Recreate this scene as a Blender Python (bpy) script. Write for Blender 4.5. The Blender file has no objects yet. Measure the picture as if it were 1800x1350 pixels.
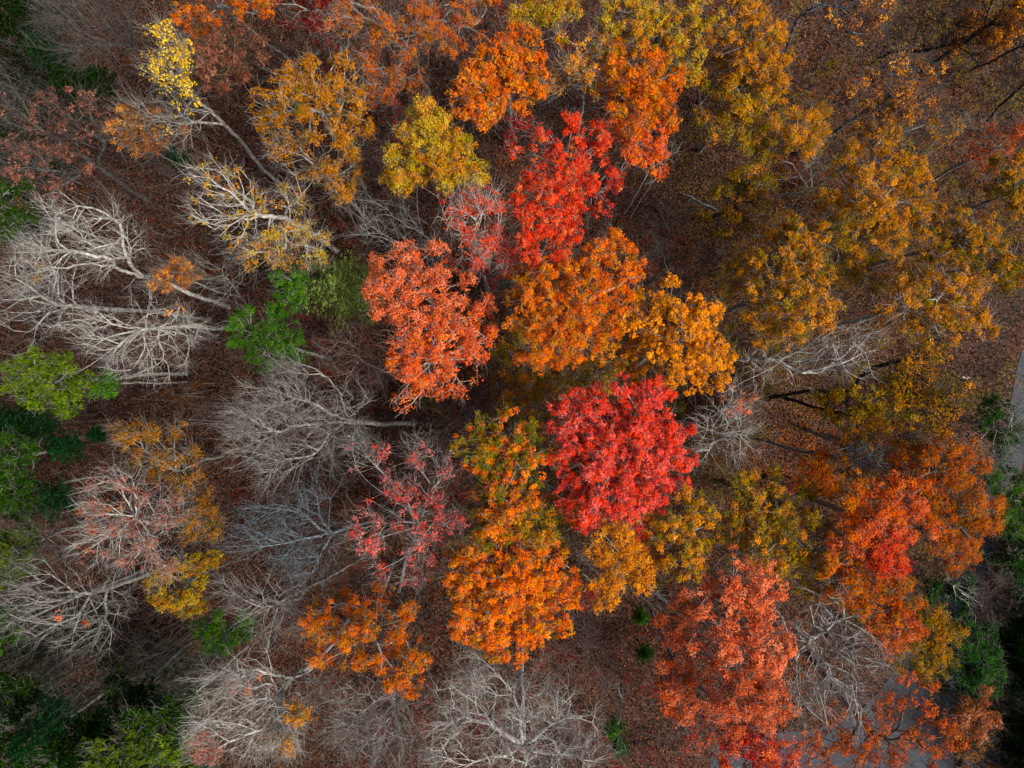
import bpy, math
import numpy as np

# ------------------------------------------------------------ camera, sky, sun, exposure
SC = bpy.context.scene
H = 60.0                                   # height of the drone camera in metres
HFOV = math.radians(73.0)
K = 2 * H * math.tan(HFOV / 2) / 1800.0    # metres on the ground per pixel of the photograph
cam_d = bpy.data.cameras.new("camera"); cam = bpy.data.objects.new("camera", cam_d)
SC.collection.objects.link(cam)
cam.location = (0, 0, H); cam.rotation_euler = (0, 0, 0)
cam_d.sensor_width = 36; cam_d.lens = 18 / math.tan(HFOV / 2); cam_d.clip_end = 1000
SC.camera = cam

SUN_EL, SUN_AZ = math.radians(51), math.radians(112)     # azimuth clockwise from +Y
world = bpy.data.worlds.new("World"); SC.world = world; world.use_nodes = True
nt = world.node_tree; nt.nodes.clear()
wo = nt.nodes.new("ShaderNodeOutputWorld"); bg = nt.nodes.new("ShaderNodeBackground")
sky = nt.nodes.new("ShaderNodeTexSky"); sky.sky_type = 'NISHITA'; sky.sun_disc = False
sky.sun_elevation = SUN_EL; sky.sun_rotation = SUN_AZ
sky.air_density = 1.0; sky.dust_density = 5.0; sky.ozone_density = 1.0
bg.inputs['Strength'].default_value = 0.075
nt.links.new(sky.outputs[0], bg.inputs[0]); nt.links.new(bg.outputs[0], wo.inputs[0])

sd = bpy.data.lights.new("sun", 'SUN'); sun = bpy.data.objects.new("sun", sd)
SC.collection.objects.link(sun)
sd.energy = 3.3; sd.angle = math.radians(18); sd.color = (1.0, 0.93, 0.84)
sun.rotation_euler = (math.pi / 2 - SUN_EL, 0, math.pi - SUN_AZ)
SC.view_settings.view_transform = 'Standard'; SC.view_settings.look = 'None'
SC.view_settings.exposure = 0.56; SC.view_settings.gamma = 1
SC.cycles.max_bounces = 5; SC.cycles.diffuse_bounces = 3; SC.cycles.transmission_bounces = 3
SC.cycles.glossy_bounces = 2; SC.cycles.sample_clamp_indirect = 3; SC.cycles.sample_clamp_direct = 6

COL = SC.collection


def px(x, y, z=0.0):
    """the point at height z that stands at pixel (x, y) of the photograph"""
    s = K * (H - z) / H
    return np.array([(x - 900) * s, -(y - 675) * s, z])


# ------------------------------------------------------------ materials
def lin(h, m=1.0):
    h = h.lstrip('#'); o = []
    for i in (0, 2, 4):
        c = int(h[i:i + 2], 16) / 255
        o.append((c / 12.92 if c <= .04045 else ((c + .055) / 1.055) ** 2.4) * m)
    return (*o, 1)


PAL = {
    'rose':    ['8c1a14', 'd03022', 'f04e40', 'fc8676'],
    'scarlet': ['8a1408', 'cc2a0e', 'ee421c', 'f8683c'],
    'crimson': ['5c1018', '94181c', 'c02c28', 'd04838'],
    'redor':   ['84300c', 'ca4c14', 'f0682c', 'fc965c'],
    'orange':  ['8c3a02', 'd85a02', 'f67806', 'ff9a1c'],
    'amber':   ['845004', 'd47a02', 'f89808', 'ffb828'],
    'tawny':   ['644608', 'a6680a', 'd8880e', 'eea634'],
    'olive':   ['3a4206', '6a640a', '9c7c0c', 'c89a20'],
    'grnor':   ['264608', '4a6408', '84740a', 'be8016'],
    'gold':    ['5c6408', 'a08c0c', 'd0a818', 'ecc83c'],
    'yellow':  ['b08808', 'e0b010', 'fad020', 'ffe450'],
    'rust':    ['50301e', '8a4c30', 'b06844', 'cc8860'],
    'pink':    ['643c34', '965448', 'b87460', 'd09880'],
    'brown':   ['402410', '703c18', '94541e', 'b87430'],
    'green':   ['14380a', '2c5c0c', '4c8414', '78a828'],
    'lime':    ['2c4c08', '5c840c', '8cac18', 'b4cc38'],
    'dkgreen': ['0a2008', '123408', '22500e', '3c701c'],
    'blugrn':  ['0c2c14', '184824', '2c6834', '4c8c50'],
    'sage':    ['303c18', '4c5c28', '6c7c3c', '94a064'],
    'litter':  ['190d06', '402210', '7a4a2c', 'bc8658'],
    'coral':   ['5c2a28', 'a24a46', 'd46c64', 'ec968c'],
    'salmon':  ['7c3010', 'c85828', 'f07c48', 'fca678'],
}
MIX = {'rose': 'scarlet', 'coral': 'rose', 'salmon': 'redor', 'scarlet': 'redor', 'redor': 'orange', 'orange': 'tawny', 'amber': 'tawny', 'tawny': 'olive', 'olive': 'tawny',
       'grnor': 'orange', 'gold': 'tawny', 'pink': 'rust', 'brown': 'tawny', 'crimson': 'redor', 'rust': 'brown'}
_mats = {}


def _new(name):
    m = bpy.data.materials.new(name); m.use_nodes = True
    m.node_tree.nodes.clear()
    return m, m.node_tree.nodes, m.node_tree.links


def leaf_mat(pal, dim=1.0):  # dim scales the leaf colour; outer trees get a vignette painted in through it
    key = ('leaf', pal, dim)
    if key in _mats: return _mats[key]
    m, N, L = _new('leaves_' + pal)
    out = N.new('ShaderNodeOutputMaterial'); at = N.new('ShaderNodeAttribute'); at.attribute_name = 'tint'
    r = N.new('ShaderNodeValToRGB'); el = r.color_ramp.elements
    cols = PAL[pal]
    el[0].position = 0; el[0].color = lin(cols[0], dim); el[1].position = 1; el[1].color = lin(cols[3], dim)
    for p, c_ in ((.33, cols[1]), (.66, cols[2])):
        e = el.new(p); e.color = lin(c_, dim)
    geo = N.new('ShaderNodeNewGeometry')
    nz = N.new('ShaderNodeTexNoise'); nz.inputs['Scale'].default_value = 9.0
    L.new(geo.outputs['Position'], nz.inputs['Vector'])
    ma = N.new('ShaderNodeMath'); ma.operation = 'MULTIPLY_ADD'; ma.inputs[1].default_value = 0.3
    mb = N.new('ShaderNodeMath'); mb.operation = 'SUBTRACT'; mb.inputs[1].default_value = 0.15
    L.new(nz.outputs[0], ma.inputs[0]); L.new(at.outputs['Fac'], ma.inputs[2]); L.new(ma.outputs[0], mb.inputs[0])
    L.new(mb.outputs[0], r.inputs[0])
    d = N.new('ShaderNodeBsdfDiffuse')
    t = N.new('ShaderNodeBsdfTranslucent'); mx = N.new('ShaderNodeMixShader'); mx.inputs[0].default_value = 0.3
    L.new(r.outputs[0], d.inputs['Color']); L.new(r.outputs[0], t.inputs[0])
    L.new(d.outputs[0], mx.inputs[1]); L.new(t.outputs[0], mx.inputs[2]); L.new(mx.outputs[0], out.inputs[0])
    _mats[key] = m
    return m


BARK = {'pale': ('464540', 'a6a49f'), 'white': ('64635f', 'ccc9c2'), 'grey': ('45443f', 'a09f98'),
        'brown': ('2c241c', '74654f'), 'dark': ('100e0c', '403c38'), 'blue': ('2c3032', '7a868c'),
        'purple': ('3a302e', '7e6c68'), 'grey_dimmed': ('2a2826', '62605b')}  # last one: grey bark darkened, edge vignette put into its colour


def bark_mat(kind):
    key = ('bark', kind)
    if key in _mats: return _mats[key]
    m, N, L = _new('bark_' + kind)
    out = N.new('ShaderNodeOutputMaterial'); geo = N.new('ShaderNodeNewGeometry')
    mp = N.new('ShaderNodeMapping'); mp.inputs['Scale'].default_value = (1, 1, 0.35)
    n1 = N.new('ShaderNodeTexNoise'); n1.inputs['Scale'].default_value = 7; n1.inputs['Detail'].default_value = 6
    L.new(geo.outputs['Position'], mp.inputs[0]); L.new(mp.outputs[0], n1.inputs['Vector'])
    r = N.new('ShaderNodeValToRGB'); e = r.color_ramp.elements
    e[0].position = .3; e[0].color = lin(BARK[kind][0]); e[1].position = .68; e[1].color = lin(BARK[kind][1])
    L.new(n1.outputs[0], r.inputs[0])
    d = N.new('ShaderNodeBsdfPrincipled'); d.inputs['Roughness'].default_value = .9; d.inputs['Specular IOR Level'].default_value = .1
    L.new(r.outputs[0], d.inputs['Base Color']); L.new(d.outputs[0], out.inputs[0])
    _mats[key] = m
    return m


# ------------------------------------------------------------ mesh helpers
def mesh_obj(name, V, Q, mats, parent=None, tint=None, midx=None, smooth=False):
    me = bpy.data.meshes.new(name)
    V = np.asarray(V, np.float32); Q = np.asarray(Q, np.int32)
    n, k = Q.shape
    me.vertices.add(len(V)); me.vertices.foreach_set('co', V.ravel())
    me.loops.add(n * k); me.loops.foreach_set('vertex_index', Q.ravel())
    me.polygons.add(n); me.polygons.foreach_set('loop_start', np.arange(0, n * k, k, dtype=np.int32))
    if smooth: me.polygons.foreach_set('use_smooth', np.ones(n, bool))
    for m in mats: me.materials.append(m)
    if midx is not None: me.polygons.foreach_set('material_index', np.asarray(midx, np.int32))
    if tint is not None:
        a = me.attributes.new('tint', 'FLOAT', 'FACE'); a.data.foreach_set('value', np.asarray(tint, np.float32))
    me.update(calc_edges=True)
    o = bpy.data.objects.new(name, me); COL.objects.link(o)
    if parent is not None: o.parent = parent
    return o


def norm(a): return a / (np.linalg.norm(a, axis=-1, keepdims=True) + 1e-9)


def frame(T):
    ref = np.tile(np.array([0.31, 0.87, 0.12]), (len(T), 1))
    bad = np.abs((T * norm(ref)).sum(1)) > .95
    ref[bad] = (1, 0, 0)
    U = norm(np.cross(T, ref)); W = np.cross(T, U)
    return U, W


def rings(P, T, R, k):
    U, W = frame(T); a = np.arange(k) * 2 * np.pi / k
    return (P[:, None] + R[:, None, None] * (np.cos(a)[None, :, None] * U[:, None] + np.sin(a)[None, :, None] * W[:, None]))


def tubes(A, TA, RA, B, TB, RB, k):
    """one k-sided frustum for each segment A->B"""
    n = len(A)
    if n == 0: return np.zeros((0, 3)), np.zeros((0, 4), int)
    V = np.concatenate([rings(A, TA, RA, k), rings(B, TB, RB, k)], 1).reshape(-1, 3)
    i = np.arange(k); j = (i + 1) % k
    q = np.stack([i, j, j + k, i + k], 1)
    Q = (np.arange(n)[:, None, None] * 2 * k + q[None]).reshape(-1, 4)
    return V, Q


def cat(parts):
    Vs, Qs, o = [], [], 0
    for V, Q in parts:
        if len(V) == 0: continue
        Vs.append(V); Qs.append(Q + o); o += len(V)
    if not Vs: return np.zeros((0, 3)), np.zeros((0, 4), int)
    return np.concatenate(Vs), np.concatenate(Qs)


def leaf_quads(rng, C, size, up=0.7, asp=.62, nrm=None, jit=.55):
    n = len(C)
    nr = norm((np.array([0, 0, up]) if nrm is None else nrm) + rng.normal(0, jit, (n, 3)))
    a = norm(np.cross(nr, rng.normal(0, 1, (n, 3)))); b = np.cross(nr, a)
    s = size * rng.uniform(.6, 1.35, n)[:, None]
    f = nr * s * rng.uniform(-.3, .12, n)[:, None]
    V = np.stack([C - a * s * .5, C + b * s * asp * .5 + f + a * s * .08, C + a * s * .5, C - b * s * asp * .5 + f + a * s * .08], 1).reshape(-1, 3)
    return V, np.arange(n * 4).reshape(-1, 4)


def spray(rng, P, D, n, length, r, spread=.6, upb=.25, seg=3, k=3):
    """n thin curved twigs from each of the points P; returns geometry and the twig ends and middles"""
    if len(P) == 0: return (np.zeros((0, 3)), np.zeros((0, 4), int)), np.zeros((0, 3))
    P = np.repeat(P, n, 0); D = np.repeat(D, n, 0); m = len(P)
    d = norm(D + rng.normal(0, spread, (m, 3)) + [0, 0, upb])
    Ls = length * rng.uniform(.45, 1.3, m)[:, None] / seg
    parts = []; A = P; ends = []
    ra = r * rng.uniform(.8, 1.3, m)
    for s in range(seg):
        d2 = norm(d + rng.normal(0, .26, (m, 3)) + [0, 0, .07])
        B = A + d2 * Ls; rb = ra * (.68 if s < seg - 1 else .5)
        parts.append(tubes(A, d, ra, B, d2, rb, k))
        if s: ends.append(B)
        A, d, ra = B, d2, rb
    return cat(parts), np.concatenate(ends)


# ------------------------------------------------------------ growing a tree
class Skeleton:
    def __init__(s, rng, cap=16000):
        s.rng = rng; s.P = np.zeros((cap, 3)); s.T = np.zeros((cap, 3)); s.Ln = np.full(cap, 1e6)
        s.par = np.full(cap, -1); s.n = 0; s.tip = np.zeros(cap, bool)

    def add(s, p, t, par, L):
        i = s.n; s.P[i] = p; s.T[i] = t; s.par[i] = par; s.Ln[i] = L; s.n += 1
        return i

    def line(s, start, pts, step=.7, jit=.06, free=True, L0=0.):
        """polyline of nodes from node start through pts"""
        last = start; L = L0
        for q in pts:
            p = s.P[last].copy(); q = np.asarray(q, float)
            d = np.linalg.norm(q - p); m = max(1, int(d / step))
            c = p + s.T[last] * d * .42
            for k in range(1, m + 1):
                u = k / m
                w = (1 - u) ** 2 * p + 2 * u * (1 - u) * c + u * u * q
                if k < m: w = w + s.rng.normal(0, jit, 3) * min(1, d)
                t = w - s.P[last]; ln = np.linalg.norm(t) + 1e-9
                L += ln
                last = s.add(w, t / ln, last, L if free else 1e6)
        return last

    def reach(s, tips, alpha, step=.6, jit=.07):
        for q in tips:
            v = q - s.P[:s.n]; d = np.linalg.norm(v, axis=1) + 1e-6
            cosf = (v * s.T[:s.n]).sum(1) / d
            c = d * (1 + .9 * np.clip(.30 - v[:, 2] / d, 0, None) + .5 * np.clip(.35 - cosf, 0, None)) + alpha * s.Ln[:s.n]
            i = int(np.argmin(c))
            if d[i] < .12: continue
            e = s.line(i, [q], step, jit, True, s.Ln[i]); s.tip[e] = True

    def radii(s, rt, ex=.5):
        n = s.n; cnt = s.tip[:n].astype(float)
        par = s.par
        for i in range(n - 1, 0, -1): cnt[par[i]] += cnt[i]
        return rt * np.maximum(cnt, 1) ** ex, cnt


NTREES = [0]
FALLEN = []


def prop(o, **kw):
    for k_, v in kw.items(): o[k_] = v


def tree(name, label, blobs, pal='orange', dens=1.0, base=None, bark='grey', limbs=(), tw=1.0, z=17.0,
         rt=None, alpha=.35, leaf=.118, dim=1.0, thin=.0085, cat_='tree', group='trees of the autumn wood', fork=.5, flat=.75):
    NTREES[0] += 1
    rng = np.random.default_rng(NTREES[0] * 7 + 3)
    leaf = leaf * rng.uniform(.82, 1.18); fluff = rng.uniform(.8, 1.3); mixp = rng.uniform(.14, .42)
    B = []
    for b in blobs:
        b = list(b) + [None] * (6 - len(b))
        bz = b[3] if b[3] is not None else z
        c = px(b[0], b[1], bz); R = b[2] * K * (H - bz) / H
        B.append((c, R, dens if b[4] is None else b[4], b[5] or pal))
    w = np.array([b[1] ** 2 for b in B]); cen = sum(b[0] * wi for b, wi in zip(B, w)) / w.sum()
    Rm = math.sqrt(w.sum()); low = min(b[0][2] - b[1] * .6 for b in B)
    if base is None:
        bp = np.array([cen[0] + rng.normal(0, .5), cen[1] + rng.normal(0, .5), 0])
    else: bp = px(base[0], base[1], 0)
    root = bpy.data.objects.new(name, None); COL.objects.link(root); root.location = bp
    root.empty_display_size = .5
    prop(root, label=label, category=cat_)
    if group: prop(root, group=group)
    # skeleton
    S = Skeleton(rng)
    zt = max(cen[2] - .15 * Rm, low * .8)
    top = np.array([cen[0], cen[1], zt])
    if limbs: top = np.asarray(px(*limbs[0][0]), float)
    S.add(bp + [0, 0, -.2], np.array([0, 0, 1.]), -1, 1e6)
    nst = max(4, int(top[2] / .8)); last = 0; ph = rng.uniform(0, 6.28, 2); am = rng.uniform(.06, .2) * top[2] / 15
    fz = top[2] * (fork if not limbs else .85)
    for k_ in range(1, nst + 1):
        u = k_ / nst
        p = bp * (1 - u) + top * u
        p = p + np.array([math.sin(u * 5 + ph[0]), math.sin(u * 6.5 + ph[1]), 0]) * am * math.sin(u * math.pi) + rng.normal(0, .02, 3)
        t = norm(p - S.P[last])
        last = S.add(p, t, last, max(0, p[2] - fz) * .6 if p[2] >= fz or k_ == nst else 1e6)
    for lb in limbs:
        pts = [px(*q) for q in lb]
        i = int(np.argmin(np.linalg.norm(S.P[:S.n] - pts[0], axis=1)))
        e = S.line(i, pts[1:], .5, .05, True, min(S.Ln[i], 50.) * .5); S.tip[e] = True
    tips = []; tb = []
    for bi, (c, R, dn, pl) in enumerate(B):
        if dn > .3:      # leafy: lobes of foliage with gaps between them
            nl = int(max(3, R * R * (1.5 + 3.3 * max(0, dn - .5)) * rng.uniform(.9, 1.1)))
            cand = norm(rng.normal(0, 1, (nl * 14, 3))); cand = cand[cand[:, 2] > -.3]
            cand = cand * (rng.uniform(.03, 1, len(cand)) ** .42)[:, None] * R * [1.08, 1.08, flat]
            pick = [0]; dd = np.linalg.norm((cand - cand[0]) * [1, 1, .6], axis=1)
            for _ in range(min(nl, len(cand)) - 1):
                k_ = int(np.argmax(dd * rng.uniform(.55, 1, len(dd)))); pick.append(k_)
                dd = np.minimum(dd, np.linalg.norm((cand - cand[k_]) * [1, 1, .6], axis=1))
            lc = cand[pick]; q = []
            for l_ in lc:
                lr = rng.uniform(.42, .82); m_ = int(5 + 15 * lr * lr)
                vv = norm(rng.normal(0, 1, (m_, 3)) + [0, 0, .35]) * (rng.uniform(.1, 1, m_) ** .4)[:, None] * lr
                out_ = norm(l_ * [1, 1, .3] + 1e-6)
                q.append(l_ + vv * [1, 1, .75] + out_ * (rng.uniform(0, .35, m_) ** 1.5)[:, None] * lr)
            h_ = int(len(lc) * 2.1); hv = norm(rng.normal(0, 1, (h_, 3)) + [0, 0, .1])
            q.append(hv * (rng.uniform(.3, 1, h_) ** .5)[:, None] * R * [1.28, 1.28, flat])
            q = np.concatenate(q) + c
        else:
            nt_ = int(max(8, 13 * R * R * tw))
            v = norm(rng.normal(0, 1, (nt_ * 3, 3)))
            v = v[v[:, 2] > -.7][:nt_]
            rr = rng.uniform(.05, 1, len(v)) ** .42
            ang = np.arctan2(v[:, 1], v[:, 0]); lob = 1 + .16 * np.sin(ang * 3 + rng.uniform(0, 6)) + .12 * np.sin(ang * 5 + rng.uniform(0, 6)) + .08 * np.sin(ang * 9 + rng.uniform(0, 6))
            q = v * rr[:, None] * R * 1.06; q[:, :2] *= lob[:, None]; q[:, 2] *= flat
            q = q + c + rng.normal(0, .2, q.shape)
        tips.append(q); tb.append(np.full(len(q), bi))
    tips = np.concatenate(tips); tb = np.concatenate(tb)
    o = rng.permutation(len(tips)); tips, tb = tips[o], tb[o]
    # far apart first, so the main limbs spread
    first = [0]; dm = np.linalg.norm(tips - tips[0], axis=1)
    for _ in range(min(9 + len(B) * 2, len(tips) - 1)):
        k_ = int(np.argmax(dm)); first.append(k_); dm = np.minimum(dm, np.linalg.norm(tips - tips[k_], axis=1))
    rest = [i for i in range(len(tips)) if i not in set(first)]
    S.reach(np.concatenate([tips[first] * .9 + cen * .1, tips[rest]]), alpha)
    n = S.n; P, T, par = S.P[:n], S.T[:n], S.par[:n]
    R_, cnt = S.radii((rt or .017) * (.68 if dens < .3 else .86), .42)
    zfl = np.clip((1.2 - (P[:, 2])) / 1.2, 0, 1); R_ = R_ * (1 + .5 * zfl * (cnt > 20))
    # main child shares the ring of its parent
    main = np.full(n, -1)
    order = np.argsort(R_)
    for i in order:
        if par[i] >= 0: main[par[i]] = i
    seg = np.arange(1, n); pa = par[1:]
    ism = main[pa] == seg
    RA = np.where(ism, R_[pa], R_[seg] * 1.15); TA = np.where(ism[:, None], T[pa], T[seg])
    A = P[pa] - np.where(ism, 0, .02)[:, None] * T[seg]
    thick = R_[seg] > .055
    loc = bp; wood = []
    for nm, msk, k_ in (('trunk', thick, 8), ('branches', ~thick, 4)):
        V, Q = tubes(A[msk], TA[msk], RA[msk], P[seg][msk], T[seg][msk], R_[seg][msk], k_)
        if nm == 'branches':
            ti = np.nonzero(S.tip[:n])[0]
            if dens < .3:
                mid = seg[(~thick) & (rng.random(len(seg)) < .22)]
                src = np.concatenate([ti, mid]); cnt_ = max(2, int(4 * tw)); ln_ = 1.25; sp = .45
            else:
                mid = seg[(~thick) & (rng.random(len(seg)) < .10)]
                src = np.concatenate([ti, mid]); cnt_ = 2 if dens > .65 else 4; ln_ = .95 if dens > .65 else 1.25; sp = .7 if dens > .65 else .5
            tw_, ends = spray(rng, P[src], T[src], cnt_, ln_, thin if dens < .3 else .01, sp)
            V, Q = cat([(V, Q), tw_])
        if dens >= .3:       # in leaf: trunk and limbs are one wooden body, the leaves are the crown
            wood.append((V, Q))
            if nm == 'branches': V, Q = cat(wood); mesh_obj('trunk', V - loc, Q, [bark_mat(bark)], root, smooth=True)
        elif len(V): mesh_obj('crown' if nm == 'branches' else nm, V - loc, Q, [bark_mat(bark)], root, smooth=True)
    # leaves
    Vs, Qs, Ts, Ms, mats = [], [], [], [], []
    ti = np.nonzero(S.tip[:n])[0]
    tp = P[ti]
    C0 = np.array([b[0] for b in B]); R0 = np.array([b[1] for b in B])
    own = np.argmin(np.linalg.norm(tp[:, None] - C0[None], axis=2) / R0[None], axis=1)
    off = 0
    for bi, (c, R, dn, pl) in enumerate(B):
        if dn <= 0: continue
        m = tp[own == bi]
        if len(m) == 0: continue
        if dn < .5: m = m[rng.random(len(m)) < min(1, dn * 2.2)]
        if len(m) == 0: continue
        per = 46 * (min(1, max(dn, .25) ** .5) if dn > .55 else .42) * (.135 / leaf) ** 1.5
        cl = rng.uniform(.5, 1.5, len(m)); num = np.maximum(2, per * cl).astype(int)
        ci = np.repeat(np.arange(len(m)), num)
        # each twig end carries a small dome of leaves, tufted again at a smaller scale
        dv = norm(rng.normal(0, 1, (len(ci), 3)) + [0, 0, .5])
        rad = fluff * (.20 + .10 * cl[ci]) * rng.uniform(.35, 1, len(ci)) ** .5
        nb_ = 6; tuft = norm(rng.normal(0, 1, (len(m), nb_, 3)) + [0, 0, .6])
        tv = tuft[ci, rng.integers(0, nb_, len(ci))]
        dv = norm(dv * .55 + tv)
        C = m[ci] + dv * rad[:, None] * [1.15, 1.15, .8] + rng.normal(0, .03, (len(ci), 3))
        V, Q = leaf_quads(rng, C, leaf, nrm=dv * .7 + [0, 0, .45], jit=.32)
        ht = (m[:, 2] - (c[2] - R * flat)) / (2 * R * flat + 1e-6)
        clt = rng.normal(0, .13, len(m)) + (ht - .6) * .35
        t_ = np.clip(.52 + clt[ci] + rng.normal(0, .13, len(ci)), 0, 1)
        # some twigs carry leaves that have turned a different colour
        sec = MIX.get(pl, pl); alt = (rng.random(len(m)) < mixp)[ci] | (rng.random(len(ci)) < .06)
        for pr in ((pl, dim), (sec, dim)):
            if pr not in mats: mats.append(pr)
        Vs.append(V); Qs.append(Q + off); off += len(V); Ts.append(t_)
        Ms.append(np.where(alt, mats.index((sec, dim)), mats.index((pl, dim))))
    if Vs:
        mesh_obj('crown' if dens >= .3 else 'leaves', np.concatenate(Vs) - loc, np.concatenate(Qs), [leaf_mat(*q) for q in mats], root,
                 tint=np.concatenate(Ts), midx=np.concatenate(Ms))
    for c, R, dn, pl in B:
        if dn > .3 and pl in MIX: FALLEN.append((c[0], c[1], R, pl))
    return root


def pine(name, label, x, y, r, z, pal='dkgreen', dim=1.0, bark='brown', cat_='tree', base=None, group='evergreens of the autumn wood', droop=.0, whorls=11):
    """a conifer: straight stem, whorls of boughs feathered with needle tufts; z = height of its widest whorl"""
    NTREES[0] += 1; rng = np.random.default_rng(NTREES[0] * 11 + 5)
    R = r * K * (H - z) / H; c = px(x, y, z); bp = np.array([c[0], c[1], 0.]) if base is None else px(*base, 0)
    root = bpy.data.objects.new(name, None); COL.objects.link(root); root.location = bp; root.empty_display_size = .5
    prop(root, label=label, category=cat_, group=group)
    top = np.array([c[0], c[1], z + R * 1.5]); hh = top[2]
    u = np.linspace(0, 1, 14)[:, None]; ax = bp * (1 - u) + top * u + rng.normal(0, .03, (14, 3)) * (u > 0)
    tr = .05 + hh * .009
    T = norm(np.diff(ax, axis=0)); rr = tr * (1 - np.linspace(0, 1, 14) * .93)
    V, Q = tubes(ax[:-1], T, rr[:-1], ax[1:], np.vstack([T[1:], T[-1:]]), rr[1:], 8)
    BV, LC, LA = [(V, Q)], [], []
    z0 = z - R * .9
    for w in range(whorls):
        f = w / (whorls - 1); zz = z0 + (top[2] - z0) * f; uu = zz / top[2]
        o = bp * (1 - uu) + top * uu
        Lw = R * (1.0 if f < .3 else (1 - (f - .3) / .7) ** .75 * .95 + .08)
        nb = 6 if f < .8 else 4; a0 = rng.uniform(0, 6.28)
        for b in range(nb):
            a = a0 + b * 6.283 / nb + rng.normal(0, .18); L = Lw * rng.uniform(.65, 1.12)
            m = max(3, int(L / .28)); s = np.linspace(0, 1, m + 1)[:, None]
            dr = np.array([math.cos(a), math.sin(a), 0])
            Pp = o + dr * L * s + np.array([0, 0, 1]) * (L * (.32 - droop) * s ** 1.6) + rng.normal(0, .03, (m + 1, 3)) * s
            Tt = norm(np.diff(Pp, axis=0)); rb = (.012 + .012 * L) * (1 - s[:, 0] * .8)
            BV.append(tubes(Pp[:-1], Tt, rb[:-1], Pp[1:], np.vstack([Tt[1:], Tt[-1:]]), rb[1:], 3))
            for j in range(1, m + 1):
                side = np.cross(dr, [0, 0, 1]); wl = L * .34 * (1 - .55 * s[j, 0])
                for sgn in (-1, 1):
                    kk = max(1, int(wl / .16))
                    q = Pp[j] + (side * sgn + dr * .5) * np.linspace(.2, 1, kk)[:, None] * wl * rng.uniform(.7, 1.1)
                    LC.append(q + rng.normal(0, .04, q.shape))
                    LA.append(np.full(kk, rng.normal(0, .12) + (f - .4) * .2))
                LC.append(Pp[j][None]); LA.append(np.zeros(1))
    V, Q = cat(BV); mesh_obj('trunk', V - bp, Q, [bark_mat(bark)], root)
    C = np.concatenate(LC); tt = np.concatenate(LA); per = 7
    per = 10; n = len(C) * per; ci = np.repeat(np.arange(len(C)), per)
    d = norm(rng.normal(0, 1, (n, 3)) + [0, 0, .8]); ln = rng.uniform(.12, .26, n)[:, None]
    U, W = frame(d); wd = .028
    A = C[ci] + rng.normal(0, .035, (n, 3))
    V = np.stack([A - U * wd, A + d * ln * .6 - U * wd * .9, A + d * ln, A + d * ln * .6 + U * wd * .9], 1).reshape(-1, 3)
    t_ = np.clip(.45 + tt[ci] + rng.normal(0, .18, n), 0, 1)
    mesh_obj('crown', V - bp, np.arange(n * 4).reshape(-1, 4), [leaf_mat(pal, dim)], root, tint=t_)
    return root
# ------------------------------------------------------------ ground, road, litter, undergrowth
rngG = np.random.default_rng(5)
LOT = [px(x, y) for x, y in ((1238, 1420), (1250, 1330), (1262, 1308), (1330, 1292), (1425, 1282), (1500, 1262), (1548, 1212), (1600, 1140), (1645, 1060),
                             (1690, 960), (1722, 880), (1760, 800), (1774, 720), (1789, 640), (1815, 560), (1870, 470), (2000, 330),
                             (2060, 380), (1920, 520), (1850, 610), (1828, 690), (1808, 780), (1784, 860), (1758, 930),
                             (1738, 1000), (1722, 1060), (1700, 1130), (1684, 1200), (1676, 1260), (1676, 1420))]
LOT = np.array(LOT)


def in_road(X, Y, grow=0.0):
    n = len(LOT); c = LOT[:, :2].mean(0); ins = np.zeros(len(X), bool)
    x1, y1 = LOT[:, 0], LOT[:, 1]; x2, y2 = np.roll(x1, -1), np.roll(y1, -1)
    for i in range(n):
        cr = ((y1[i] > Y) != (y2[i] > Y)) & (X < (x2[i] - x1[i]) * (Y - y1[i]) / (y2[i] - y1[i] + 1e-12) + x1[i])
        ins ^= cr
    return ins


def ground_mat():
    m, N, L = _new('forest_floor')
    out = N.new('ShaderNodeOutputMaterial'); geo = N.new('ShaderNodeNewGeometry')
    def noise(sc, det=5):
        n = N.new('ShaderNodeTexNoise'); n.inputs['Scale'].default_value = sc; n.inputs['Detail'].default_value = det
        L.new(geo.outputs['Position'], n.inputs['Vector']); return n
    vo = N.new('ShaderNodeTexVoronoi'); vo.inputs['Scale'].default_value = 8.5; vo.inputs['Randomness'].default_value = 1
    L.new(geo.outputs['Position'], vo.inputs['Vector'])
    sx = N.new('ShaderNodeSeparateColor'); L.new(vo.outputs['Color'], sx.inputs[0])
    big = noise(.16, 4)
    ad = N.new('ShaderNodeMath'); ad.operation = 'MULTIPLY_ADD'; ad.inputs[1].default_value = .9
    sb = N.new('ShaderNodeMath'); sb.operation = 'SUBTRACT'; sb.inputs[1].default_value = .45
    L.new(big.outputs[0], ad.inputs[0]); L.new(sx.outputs[0], ad.inputs[2]); L.new(ad.outputs[0], sb.inputs[0])
    r = N.new('ShaderNodeValToRGB'); e = r.color_ramp.elements
    e[0].position = 0; e[0].color = lin('160c06'); e[1].position = 1; e[1].color = lin('6a4228')
    for p, c in ((.35, '28160c'), (.7, '482a1a')):
        q = e.new(p); q.color = lin(c)
    L.new(sb.outputs[0], r.inputs[0])
    d = N.new('ShaderNodeBsdfPrincipled'); d.inputs['Roughness'].default_value = .85
    b = N.new('ShaderNodeBump'); b.inputs['Strength'].default_value = .8; b.inputs['Distance'].default_value = .05
    L.new(vo.outputs['Distance'], b.inputs['Height']); L.new(b.outputs[0], d.inputs['Normal'])
    L.new(r.outputs[0], d.inputs['Base Color']); L.new(d.outputs[0], out.inputs[0])
    return m


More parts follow.
